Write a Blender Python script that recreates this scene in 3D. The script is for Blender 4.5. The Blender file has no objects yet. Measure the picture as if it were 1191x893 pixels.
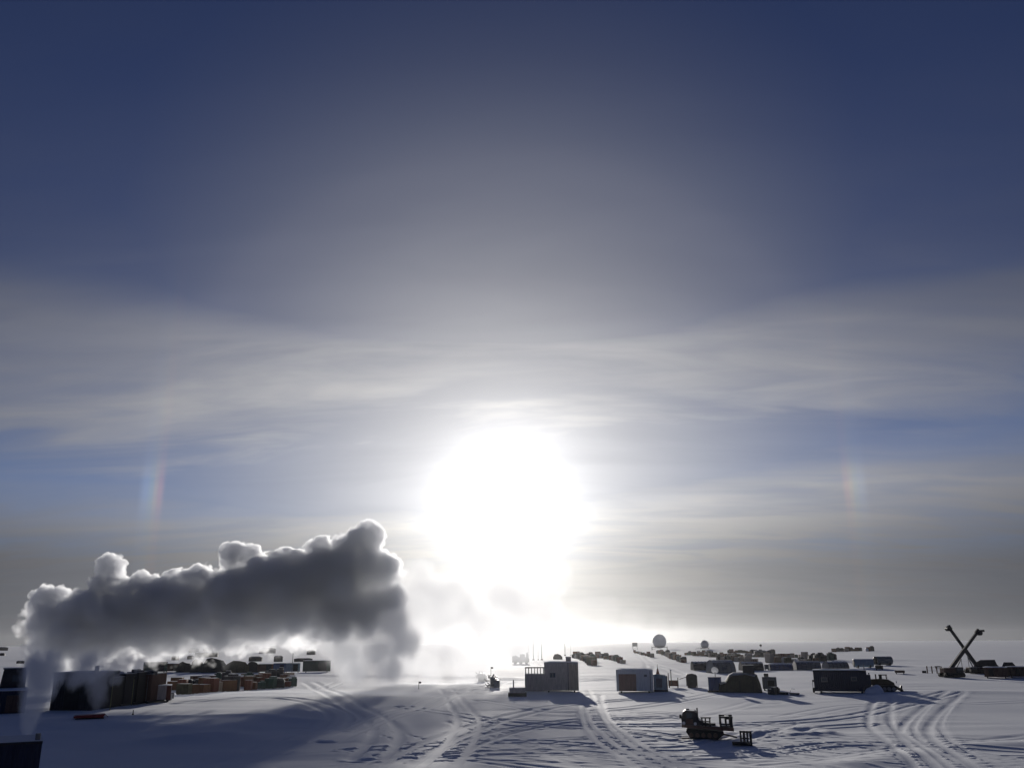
import bpy, bmesh, math, random
import numpy as np
from mathutils import Vector, Matrix

random.seed(11)
RNG = np.random.default_rng(5)
S = bpy.context.scene
COL = S.collection
R = math.radians

# ------------------------------------------------------------------ camera
H = 8.0                                    # eye height above the snow
FPX, CX, CY = 1000.0, 595.5, 446.5         # focal length and centre in photo pixels
PITCH, ROLL = R(16.67), R(-0.337)
fw = Vector((0, math.cos(PITCH), math.sin(PITCH)))
up0 = Vector((0, -math.sin(PITCH), math.cos(PITCH)))
rt0 = Vector((1, 0, 0))
rt = rt0 * math.cos(ROLL) + up0 * math.sin(ROLL)
up = up0 * math.cos(ROLL) - rt0 * math.sin(ROLL)

cam_d = bpy.data.cameras.new('camera')
cam = bpy.data.objects.new('camera', cam_d)
COL.objects.link(cam)
M = Matrix((rt, up, -fw)).transposed().to_4x4()
M.translation = Vector((0, 0, H))
cam.matrix_world = M
cam_d.sensor_width = 36
cam_d.lens = 36 * FPX / 1191
cam_d.clip_start, cam_d.clip_end = 0.5, 40000
S.camera = cam


def ray(px, py):
    return (rt * ((px - CX) / FPX) - up * ((py - CY) / FPX) + fw).normalized()


def gp(px, py):
    """ground point seen at a photo pixel"""
    d = ray(px, py)
    t = -H / d.z
    return Vector((d.x * t, d.y * t, 0))


def at_y(px, py, Y):
    d = ray(px, py)
    t = Y / d.y
    return Vector((d.x * t, Y, H + d.z * t))


SUN = ray(587, 582)
SUN_EL = math.asin(SUN.z)
SUN_AZ = math.atan2(SUN.x, SUN.y)


# ------------------------------------------------------------------ node helper
class G:
    """tiny wrapper that lets shader math be written as expressions"""

    def __init__(self, nt):
        self.nt = nt

    def node(self, t, **kw):
        n = self.nt.nodes.new(t)
        for k, v in kw.items():
            setattr(n, k, v)
        return n

    def put(self, sock, v):
        if isinstance(v, E):
            v = v.s
        if isinstance(v, bpy.types.NodeSocket):
            self.nt.links.new(v, sock)
        else:
            sock.default_value = v

    def m(self, op, a, b=None, c=None, clamp=False):
        n = self.node('ShaderNodeMath', operation=op, use_clamp=clamp)
        self.put(n.inputs[0], a)
        if b is not None:
            self.put(n.inputs[1], b)
        if c is not None:
            self.put(n.inputs[2], c)
        return E(self, n.outputs[0])

    def sstep(self, x, a, b, lo=0.0, hi=1.0):
        n = self.node('ShaderNodeMapRange', interpolation_type='SMOOTHSTEP')
        self.put(n.inputs[0], x)
        for i, v in enumerate((a, b, lo, hi)):
            n.inputs[i + 1].default_value = v
        return E(self, n.outputs[0])

    def noise(self, vec, scale, detail=4, rough=0.5, dist=0.0, dim='3D'):
        n = self.node('ShaderNodeTexNoise', noise_dimensions=dim)
        if vec is not None:
            self.put(n.inputs['Vector'], vec)
        n.inputs['Scale'].default_value = scale
        n.inputs['Detail'].default_value = detail
        n.inputs['Roughness'].default_value = rough
        n.inputs['Distortion'].default_value = dist
        return E(self, n.outputs[0])

    def ramp(self, x, stops, interp='EASE'):
        n = self.node('ShaderNodeValToRGB')
        cr = n.color_ramp
        cr.interpolation = interp
        while len(cr.elements) < len(stops):
            cr.elements.new(0.5)
        for e, (p, c) in zip(cr.elements, stops):
            e.position = p
            e.color = (c, c, c, 1) if not isinstance(c, tuple) else (*c, 1)
        self.put(n.inputs[0], x)
        return E(self, n.outputs[0])

    def xyz(self, x, y, z):
        n = self.node('ShaderNodeCombineXYZ')
        for i, v in enumerate((x, y, z)):
            self.put(n.inputs[i], v)
        return E(self, n.outputs[0])

    def sep(self, v):
        n = self.node('ShaderNodeSeparateXYZ')
        self.put(n.inputs[0], v)
        return [E(self, o) for o in n.outputs]

    def mix(self, f, a, b, blend='MIX'):
        n = self.node('ShaderNodeMix', data_type='RGBA', blend_type=blend)
        n.clamp_factor = True
        self.put(n.inputs[0], f)
        for i, v in ((6, a), (7, b)):
            if isinstance(v, tuple):
                v = (*v, 1) if len(v) == 3 else v
            self.put(n.inputs[i], v)
        return E(self, n.outputs[2])

    def scale(self, col, f):
        n = self.node('ShaderNodeVectorMath', operation='SCALE')
        if isinstance(col, tuple):
            n.inputs[0].default_value = col
        else:
            self.put(n.inputs[0], col)
        self.put(n.inputs['Scale'], f)
        return E(self, n.outputs[0])

    def vadd(self, a, b):
        n = self.node('ShaderNodeVectorMath', operation='ADD')
        self.put(n.inputs[0], a)
        self.put(n.inputs[1], b)
        return E(self, n.outputs[0])


class E:
    def __init__(self, g, s):
        self.g, self.s = g, s

    def __add__(self, o): return self.g.m('ADD', self, o)
    def __radd__(self, o): return self.g.m('ADD', o, self)
    def __sub__(self, o): return self.g.m('SUBTRACT', self, o)
    def __rsub__(self, o): return self.g.m('SUBTRACT', o, self)
    def __mul__(self, o): return self.g.m('MULTIPLY', self, o)
    def __rmul__(self, o): return self.g.m('MULTIPLY', o, self)
    def __truediv__(self, o): return self.g.m('DIVIDE', self, o)


# ------------------------------------------------------------------ world sky
def build_world():
    w = bpy.data.worlds.new('World')
    S.world = w
    w.use_nodes = True
    nt = w.node_tree
    nt.nodes.clear()
    g = G(nt)
    out = g.node('ShaderNodeOutputWorld')
    bg = g.node('ShaderNodeBackground')
    nt.links.new(bg.outputs[0], out.inputs[0])
    K = 0.07                                  # background strength
    bg.inputs[1].default_value = K
    sky = g.node('ShaderNodeTexSky', sky_type='NISHITA')
    sky.sun_disc = False
    sky.sun_elevation = SUN_EL
    sky.sun_rotation = SUN_AZ
    sky.altitude = 2800
    sky.air_density = 1.0
    sky.dust_density = 0.3
    sky.ozone_density = 1.6
    tc = g.node('ShaderNodeTexCoord')
    d = E(g, tc.outputs['Generated'])
    x, y, z = g.sep(d)
    el = g.m('ARCSINE', z) * 57.2958
    az = g.m('ARCTAN2', x, y) * 57.2958
    dot = g.node('ShaderNodeVectorMath', operation='DOT_PRODUCT')
    g.put(dot.inputs[0], d)
    dot.inputs[1].default_value = SUN
    th = g.m('ARCCOSINE', g.m('MINIMUM', E(g, dot.outputs['Value']), 0.999999)) * 57.2958
    # cirrus sheet, seen in perspective from below
    den = g.m('MAXIMUM', z, 0.0) + 0.13
    qx, qy = x / den, y / den
    n_big = g.noise(g.xyz(qx * 0.45, qy * 0.9, 3.1), 1.0, 3, 0.5, 0.3)
    n_mid = g.noise(g.xyz(qx * 0.9 + qy * 0.25, qy * 2.6, 7.7), 1.5, 5, 0.5, 0.6)
    n_fin = g.noise(g.xyz(qx * 2.0 + qy * 0.8, qy * 6.0, 1.3), 2.0, 5, 0.5, 0.5)
    e2 = el + 0.4 - az * g.sstep(el, 13.0, 22.0, 0.052, -0.005) + (n_big - 0.5) * 3.2 + (n_mid - 0.5) * 4.2
    lay = g.ramp(e2 * (1 / 50.0), [(0.0, 0.97), (0.13, 0.95), (0.17, 0.86), (0.20, 0.52), (0.225, 0.36), (0.25, 0.5),
                                   (0.285, 0.72), (0.33, 0.82), (0.385, 0.72), (0.45, 0.28), (0.56, 0.15), (0.72, 0.07), (0.95, 0.01)])
    streak = g.sstep(n_mid, 0.28, 0.72, 0.82, 1.14) * g.sstep(n_fin, 0.3, 0.72, 0.95, 1.05)
    # the gap fills up again towards the sun
    fill = g.m('MAXIMUM', g.m('EXPONENT', th * (-1 / 9.0)) * 1.2, g.sstep(th, 4.0, 42.0, 0.7, 0.0))
    low = g.sstep(el, 4.0, 9.5, 1.0, 0.0)
    c = g.m('MINIMUM', g.m('MAXIMUM', lay * streak, g.m('MAXIMUM', fill, low * 0.96)), 1.0)
    L_hi = g.m('EXPONENT', th * (-1 / 15.0)) * g.sstep(el, 11.0, 18.0, 1.2, 1.18) + g.sstep(el, 15.0, 22.0, 0.07, 0.01)
    L_lo = g.m('EXPONENT', th * (-1 / 20.0)) * 0.52
    lowf = low * (1.0 - g.m('EXPONENT', th * (-1 / 6.0)))
    lum = L_hi * (1.0 - lowf) + L_lo * lowf
    lum = lum * g.sstep(n_mid, 0.3, 0.7, 0.95, 1.06)
    lum = lum + 0.004
    core = g.m('EXPONENT', th * (-1 / 1.6)) * 3.0 + g.m('EXPONENT', th * (-1 / 3.5)) * 0.1
    tint = g.mix(g.sstep(th, 6.0, 34.0), (1.0, 0.975, 0.945), (0.93, 0.95, 1.06))
    cloud = g.scale(tint, lum * (1 / K))
    base = g.mix(1.0, E(g, sky.outputs[0]), g.mix(g.sstep(el, 9.0, 24.0), (0.44, 0.50, 0.76), (0.31, 0.325, 0.54)), 'MULTIPLY')
    col = g.mix(c, base, cloud)
    col = g.vadd(col, g.scale((1.0, 0.99, 0.97), core * (1 / K)))
    # ice-crystal halo: parhelia 22 degrees either side of the sun and a faint ring
    for sgn, amp in ((-1, 0.12), (1, 0.075)):
        off = (az - math.degrees(SUN_AZ)) * sgn - 22.15
        ver = el - (math.degrees(SUN_EL) + 0.1)
        fall = g.m('EXPONENT', ver * ver * (-0.55)) + g.m('EXPONENT', ver * ver * (-0.012)) * 0.17
        rgb = g.ramp((off + 0.6) * (1 / 1.7), [(0.0, (0, 0, 0)), (0.22, (0.9, 0.28, 0.1)), (0.36, (0.9, 0.62, 0.2)), (0.5, (0.45, 0.62, 0.5)), (0.68, (0.3, 0.45, 0.7)), (1.0, (0, 0, 0))])
        col = g.vadd(col, g.scale(rgb, fall * (amp / K)))
    ringw = (th - 22.3) * 0.7
    ring = g.m('EXPONENT', ringw * ringw * -1.0) * g.sstep(el, 6.0, 14.0)
    col = g.vadd(col, g.scale((1.0, 0.9, 0.82), ring * (0.007 / K)))
    g.put(bg.inputs[0], col)


build_world()
sun_d = bpy.data.lights.new('sun', 'SUN')
sun_d.energy = 3.4
sun_d.angle = R(0.53)
sun_d.color = (1.0, 0.95, 0.88)
sun = bpy.data.objects.new('sun', sun_d)
COL.objects.link(sun)
sun.rotation_euler = SUN.to_track_quat('Z', 'Y').to_euler()


# ------------------------------------------------------------------ terrain
def hash2(ix, iy, seed):
    h = (ix.astype(np.int64) * 374761393 + iy.astype(np.int64) * 668265263 + seed * 1442695041) & 0x7FFFFFFF
    h = ((h ^ (h >> 13)) * 1274126177) & 0x7FFFFFFF
    return ((h ^ (h >> 16)) & 0xFFFF) / 65535.0


def vnoise(x, y, seed):
    ix, iy = np.floor(x), np.floor(y)
    fx, fy = x - ix, y - iy
    fx, fy = fx * fx * fx * (fx * (fx * 6 - 15) + 10), fy * fy * fy * (fy * (fy * 6 - 15) + 10)
    a, b = hash2(ix, iy, seed), hash2(ix + 1, iy, seed)
    c, d = hash2(ix, iy + 1, seed), hash2(ix + 1, iy + 1, seed)
    return (a + (b - a) * fx) * (1 - fy) + (c + (d - c) * fx) * fy - 0.5


def ss(x, a, b):
    t = np.clip((x - a) / (b - a), 0, 1)
    return t * t * (3 - 2 * t)


RIDGES = []   # (pixel polyline, height, half width)
RIDGES.append(([(150, 786), (260, 785), (400, 786), (500, 786), (590, 789)], 0.55, 5.0))
RIDGES.append(([(775, 757), (815, 756.5), (870, 756)], 1.3, 22.0))
RIDGES.append(([(640, 787), (690, 788), (730, 790)], 0.3, 4.0))
RIDGES.append(([(1030, 778), (1110, 776), (1190, 776)], 0.4, 10))
RIDGES.append(([(880, 850), (905, 846), (930, 851), (960, 850)], 0.3, 1.3))
RIDGES.append(([(925, 843), (945, 842), (962, 847)], 0.28, 1.0))
RIDGES.append(([(1012, 812), (1090, 806), (1191, 806)], 0.3, 5.0))
RIDGES.append(([(60, 838), (160, 834), (300, 832), (360, 840)], 0.35, 2.0))
RIDGES.append(([(130, 842), (190, 845), (240, 850), (250, 858), (215, 862)], 0.4, 2.6))
RIDGES.append(([(1000, 885), (1090, 866), (1191, 860)], 0.22, 2.0))
RIDGES = [([gp(*p) for p in pl], h, w) for pl, h, w in RIDGES]


def seg_dist(X, Y, a, b):
    dx, dy = b.x - a.x, b.y - a.y
    L2 = dx * dx + dy * dy + 1e-9
    t = np.clip(((X - a.x) * dx + (Y - a.y) * dy) / L2, 0, 1)
    return np.hypot(X - (a.x + t * dx), Y - (a.y + t * dy))


def base_height(X, Y):
    d = np.hypot(X, Y)
    fade = 1 - ss(d, 500, 2500)
    z = vnoise(X / 34, Y / 46, 1) * 0.6 + vnoise(X / 15 + 3, Y / 15, 2) * 0.3
    z = z * fade
    z += (vnoise(X / 420, Y / 520, 8) * 2.4) * ss(d, 420, 1100) * (1 - ss(d, 3500, 7000))
    for pl, h, w in RIDGES:
        dist = None
        for a, b in zip(pl[:-1], pl[1:]):
            s = seg_dist(X, Y, a, b)
            dist = s if dist is None else np.minimum(dist, s)
        z += h * np.exp(-(dist / w) ** 2) * (0.85 + 0.6 * vnoise(X / 9, Y / 9, 4))
    return z


def gz(x, y):
    return float(base_height(np.array([x]), np.array([y]))[0])


def fine_height(X, Y):
    d = np.hypot(X, Y)
    f = 1 - ss(d, 160, 420)
    patch = np.clip(0.5 + 1.6 * vnoise(X / 21, Y / 26, 31), 0.1, 1.3)
    wx = X + 2.2 * vnoise(X / 7, Y / 7, 12)
    wy = Y + 2.2 * vnoise(X / 7, Y / 7, 13)
    z = vnoise(wx / 26 - wy / 19, wy / 5.6, 9) * 0.25
    z += vnoise(wx / 20 + wy / 14, wy / 2.9, 5) * 0.105
    z += vnoise(wx / 13 - wy / 11, wy / 1.7, 6) * 0.045
    z += vnoise(wx / 7 + wy / 8, wy / 0.9, 14) * 0.016
    z += vnoise(X / 9 + Y / 7, Y / 0.6, 7) * 0.006
    return z * f * patch


TRACKS = []   # (pixel polyline, gauge, rut width, depth)


def trk(pts, gauge=2.0, w=0.42, dep=0.16):
    TRACKS.append(([gp(*p) for p in pts], gauge, w * 0.8, dep * 0.42))


trk([(1112, 806), (1085, 822), (1068, 836), (1062, 848), (1074, 862), (1100, 880), (1140, 910)], 2.4, 0.6, 0.2)
trk([(1100, 812), (1080, 834), (1080, 848), (1100, 866), (1140, 884), (1190, 900)], 2.4, 0.5, 0.1)
trk([(1028, 812), (1022, 832), (1030, 846), (1060, 868), (1092, 896)], 2.2, 0.5, 0.2)
trk([(676, 800), (684, 818), (692, 838), (708, 858), (760, 890)], 2.4, 0.5, 0.18)
trk([(690, 806), (694, 830), (720, 856), (790, 896)], 2.2, 0.5, 0.2)
trk([(440, 900), (520, 858), (590, 834), (660, 818), (760, 810)], 2.2, 0.6, 0.26)
trk([(380, 862), (440, 838), (500, 818), (545, 800), (600, 792)], 2.2, 0.55, 0.25)
trk([(400, 850), (470, 824), (520, 806), (560, 798)], 2.2, 0.5, 0.2)
trk([(520, 800), (536, 822), (545, 840), (530, 870), (500, 900)], 2.2, 0.5, 0.2)
trk([(360, 792), (385, 806), (420, 826), (450, 850), (430, 880)], 2.4, 0.7, 0.26)
trk([(205, 818), (290, 812), (345, 814), (388, 826), (392, 842), (340, 862), (230, 900)], 2.4, 0.6, 0.24)
trk([(230, 806), (320, 806), (370, 800), (395, 792)], 2.2, 0.5, 0.2)
trk([(640, 786), (720, 790), (800, 786), (900, 790), (950, 796)], 2.2, 0.7, 0.22)
trk([(560, 836), (700, 842), (860, 838), (1000, 828), (1110, 806)], 2.2, 0.5, 0.2)
trk([(420, 872), (600, 862), (780, 868), (900, 846), (1010, 838)], 2.2, 0.5, 0.2)
trk([(460, 880), (640, 874), (800, 880), (980, 862), (1191, 868)], 2.2, 0.45, 0.18)
trk([(740, 758), (752, 768), (756, 776), (742, 784), (690, 788)], 2.6, 1.0, 0.35)
trk([(726, 760), (760, 772), (800, 786)], 2.6, 1.0, 0.3)
trk([(560, 812), (640, 826), (720, 822), (800, 812), (830, 806)], 2.2, 0.5, 0.22)
trk([(470, 820), (540, 832), (600, 842), (700, 846), (780, 856)], 2.2, 0.5, 0.2)
trk([(500, 900), (540, 868), (600, 848), (680, 836), (790, 830)], 2.2, 0.5, 0.2)
_r = random.Random(3)
for k in range(34):
    py = _r.uniform(815, 900)
    px = _r.uniform(330, 1000)
    ang = _r.gauss(0, 0.09)
    pts = []
    for i in range(6):
        pts.append((px, py))
        px += _r.uniform(50, 110)
        ang += _r.gauss(0, 0.06)
        py = min(max(py + math.tan(ang) * 70, 812), 915)
    trk(pts, _r.choice([1.2, 2.0, 2.4]), _r.uniform(0.35, 0.7), _r.uniform(0.05, 0.11))


def smooth_line(pts, n=5):
    out = []
    P = [pts[0]] + pts + [pts[-1]]
    for i in range(1, len(P) - 2):
        p0, p1, p2, p3 = P[i - 1], P[i], P[i + 1], P[i + 2]
        for k in range(n):
            t = k / n
            out.append(0.5 * ((2 * p1) + (p2 - p0) * t + (2 * p0 - 5 * p1 + 4 * p2 - p3) * t * t + (3 * p1 - p0 - 3 * p2 + p3) * t ** 3))
    out.append(pts[-1])
    return out


def build_ground():
    v = np.concatenate([np.arange(300, 155, -0.6), np.arange(155, 55, -0.13), np.arange(55, 4, -0.25), np.geomspace(4, 1.5, 50)])
    rad = H * 1000.0 / v
    # keep the spacing no finer than 0.1 m
    keep = [0]
    for i in range(1, len(rad)):
        if rad[i] - rad[keep[-1]] >= 0.085:
            keep.append(i)
    rad = np.concatenate([[3.0, 12.0], rad[keep]])
    fine = np.arange(-36, 36.01, 0.08)
    coarse = np.arange(46, 315, 12.0)
    ang = np.radians(np.concatenate([fine, coarse]))
    nr, na = len(rad), len(ang)
    Rr, Aa = np.meshgrid(rad, ang, indexing='ij')
    X, Y = (Rr * np.sin(Aa)).ravel(), (Rr * np.cos(Aa)).ravel()
    Z = base_height(X, Y) + fine_height(X, Y)
    D = np.hypot(X, Y)
    order = np.arange(len(X))
    near = order[(D > 40) & (D < 900) & (Y > 0)]
    nx, ny = X[near], Y[near]
    cut = np.zeros(len(near))
    for pts, gauge, w, dep in TRACKS:
        sm = smooth_line(pts)
        best = np.full(len(near), 1e9)
        mrg = gauge + 2 * w + 1
        for a, b in zip(sm[:-1], sm[1:]):
            m = np.nonzero((nx > min(a.x, b.x) - mrg) & (nx < max(a.x, b.x) + mrg) & (ny > min(a.y, b.y) - mrg) & (ny < max(a.y, b.y) + mrg))[0]
            if len(m):
                best[m] = np.minimum(best[m], seg_dist(nx[m], ny[m], a, b))
        m = np.nonzero(best < mrg)[0]
        off = np.abs(best[m] - gauge / 2)
        prof = -dep * np.exp(-(off / (0.9 * w)) ** 2.4) + 0.3 * dep * np.exp(-((off - 2.0 * w) / (0.8 * w)) ** 2)
        c = cut[m]
        cut[m] = np.where(np.abs(prof) > np.abs(c), prof, c)
    rough = 0.9 + 0.7 * vnoise(nx / 8.0, ny / 8.0, 21)
    Z[near] += cut * rough
    co = np.stack([X, Y, Z], 1)
    co = np.vstack([co, [[0, 0, 0]]])
    i = np.arange(nr - 1)[:, None] * na
    j = np.arange(na)[None, :]
    j2 = (np.arange(na)[None, :] + 1) % na
    quads = np.stack([i + j, i + na + j, i + na + j2, i + j2], -1).reshape(-1, 4)
    c = len(co) - 1
    tris = np.stack([np.full(na, c), np.arange(na), (np.arange(na) + 1) % na], 1)
    me = bpy.data.meshes.new('ground')
    me.vertices.add(len(co))
    me.vertices.foreach_set('co', co.astype(np.float32).ravel())
    loops = np.concatenate([quads.ravel(), tris.ravel()]).astype(np.int32)
    me.loops.add(len(loops))
    me.loops.foreach_set('vertex_index', loops)
    nq, ntri = len(quads), len(tris)
    me.polygons.add(nq + ntri)
    st = np.concatenate([np.arange(nq) * 4, nq * 4 + np.arange(ntri) * 3]).astype(np.int32)
    me.polygons.foreach_set('loop_start', st)
    me.polygons.foreach_set('use_smooth', np.ones(nq + ntri, bool))
    me.update(calc_edges=True)
    me.flip_normals()
    if me.polygons[1000].normal.z < 0:
        me.flip_normals()
    o = bpy.data.objects.new('ground', me)
    COL.objects.link(o)
    o['kind'] = 'structure'
    o['label'] = 'wind-packed white snow plain crossed by vehicle ruts'
    return o


def new_mat(name):
    m = bpy.data.materials.new(name)
    m.use_nodes = True
    nt = m.node_tree
    b = nt.nodes['Principled BSDF']
    return m, G(nt), b


def snow_material():
    m, g, b = new_mat('snow')
    tc = g.node('ShaderNodeTexCoord')
    p = E(g, tc.outputs['Object'])
    n = g.noise(p, 0.06, 5, 0.6)
    n2 = g.noise(p, 1.4, 4, 0.6)
    col = g.mix(g.sstep(n, 0.3, 0.7), (0.80, 0.82, 0.86), (0.89, 0.90, 0.92))
    col = g.mix(g.sstep(n2, 0.55, 0.8) * 0.3, col, (0.72, 0.75, 0.80))
    g.put(b.inputs['Base Color'], col)
    b.inputs['Roughness'].default_value = 0.8
    b.inputs['Specular IOR Level'].default_value = 0.12
    bump = g.node('ShaderNodeBump')
    bump.inputs['Strength'].default_value = 0.15
    bump.inputs['Distance'].default_value = 0.05
    g.put(bump.inputs['Height'], g.noise(p, 3.2, 5, 0.65))
    g.nt.links.new(bump.outputs[0], b.inputs['Normal'])
    return m


SNOW = snow_material()
ground = build_ground()
ground.data.materials.append(SNOW)


# ------------------------------------------------------------------ materials
def paint(name, col, rough=0.6, metal=0.0, var=0.25, scale=1.5, snow=0.0, streak=False, spec=0.3):
    """procedural painted / weathered surface; snow > 0 lets drifted snow lie on upward faces"""
    m, g, b = new_mat(name)
    tc = g.node('ShaderNodeTexCoord')
    p = E(g, tc.outputs['Object'])
    if streak:
        x, y, z = g.sep(p)
        p2 = g.xyz(x * 4.0, y * 4.0, z * 0.5)
    else:
        p2 = p
    n = g.noise(p2, scale, 5, 0.65, 0.4)
    dark = tuple(c * (1 - var) for c in col)
    lite = tuple(min(1, c * (1 + var)) for c in col)
    c = g.mix(g.sstep(n, 0.3, 0.7), dark, lite)
    oi = g.node('ShaderNodeObjectInfo')
    c = g.mix(E(g, oi.outputs['Random']) * 0.35, c, tuple(x * 0.6 for x in col))
    if snow > 0:
        geo = g.node('ShaderNodeNewGeometry')
        nz = g.sep(E(g, geo.outputs['Normal']))[2]
        n3 = g.noise(p, 1.1, 4, 0.6)
        f = g.sstep(nz + (n3 - 0.5) * 0.5, 0.75, 0.95) * snow
        c = g.mix(f, c, (0.84, 0.86, 0.89))
    g.put(b.inputs['Base Color'], c)
    b.inputs['Roughness'].default_value = rough
    b.inputs['Metallic'].default_value = metal
    b.inputs['Specular IOR Level'].default_value = spec
    return m


MT = dict(
    plywood=paint('weathered_plywood', (0.46, 0.42, 0.40), 0.75, streak=True, snow=0.9),
    rustdoor=paint('rusty_door_board', (0.32, 0.18, 0.15), 0.7, streak=True, snow=0.3),
    plylite=paint('fresh_plywood', (0.44, 0.37, 0.30), 0.75, streak=True, snow=0.9),
    brown=paint('brown_crate_wood', (0.16, 0.085, 0.05), 0.75, streak=True, snow=0.8),
    redbrown=paint('red_brown_board', (0.17, 0.07, 0.05), 0.7, streak=True, snow=0.7),
    greywhite=paint('grey_white_paint', (0.66, 0.67, 0.70), 0.5, var=0.12, streak=True, snow=0.8),
    navy=paint('navy_paint', (0.022, 0.032, 0.065), 0.5, streak=True, snow=0.8),
    blue=paint('blue_paint', (0.05, 0.09, 0.22), 0.5, streak=True, snow=0.7),
    lightblue=paint('pale_blue_paint', (0.20, 0.30, 0.40), 0.5, streak=True, snow=0.7),
    dark=paint('dark_tarpaulin', (0.035, 0.036, 0.042), 0.65, snow=0.75),
    black=paint('black_steel', (0.02, 0.02, 0.022), 0.5, metal=0.0, snow=0.5),
    steel=paint('grey_steel', (0.22, 0.23, 0.25), 0.4, metal=0.6, snow=0.6),
    olive=paint('olive_canvas', (0.085, 0.08, 0.05), 0.8, snow=0.5),
    green=paint('green_paint', (0.045, 0.085, 0.07), 0.6, streak=True, snow=0.7),
    yellow=paint('worn_yellow_paint', (0.07, 0.055, 0.03), 0.5, snow=0.6),
    red=paint('faded_red_paint', (0.32, 0.045, 0.035), 0.55, snow=0.25),
    white=paint('white_wrap', (0.72, 0.73, 0.75), 0.45, var=0.08, snow=0.5),
    radome=paint('radome_shell', (0.55, 0.58, 0.64), 0.5, var=0.06, snow=0.0),
    orange=paint('pale_orange_plastic', (0.55, 0.22, 0.14), 0.5),
    bamboo=paint('bamboo', (0.24, 0.24, 0.13), 0.6),
    rubber=paint('track_rubber', (0.02, 0.02, 0.02), 0.8, snow=0.4),
    grey=paint('grey_paint', (0.16, 0.17, 0.19), 0.55, streak=True, snow=0.8),
    cover=paint('blue_grey_cover', (0.10, 0.125, 0.165), 0.55, snow=0.45),
    rustbox=paint('rusty_steel_box', (0.12, 0.07, 0.055), 0.65, streak=True, snow=0.8),
)


def glass_mat():
    m, g, b = new_mat('dusty_window_glass')
    b.inputs['Base Color'].default_value = (0.06, 0.08, 0.1, 1)
    b.inputs['Roughness'].default_value = 0.12
    b.inputs['Specular IOR Level'].default_value = 0.7
    n = g.noise(None, 3.0, 3)
    g.put(b.inputs['Roughness'], g.sstep(n, 0.3, 0.7, 0.08, 0.25))
    return m


MT['glass'] = glass_mat()
MT['snow'] = SNOW


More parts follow.
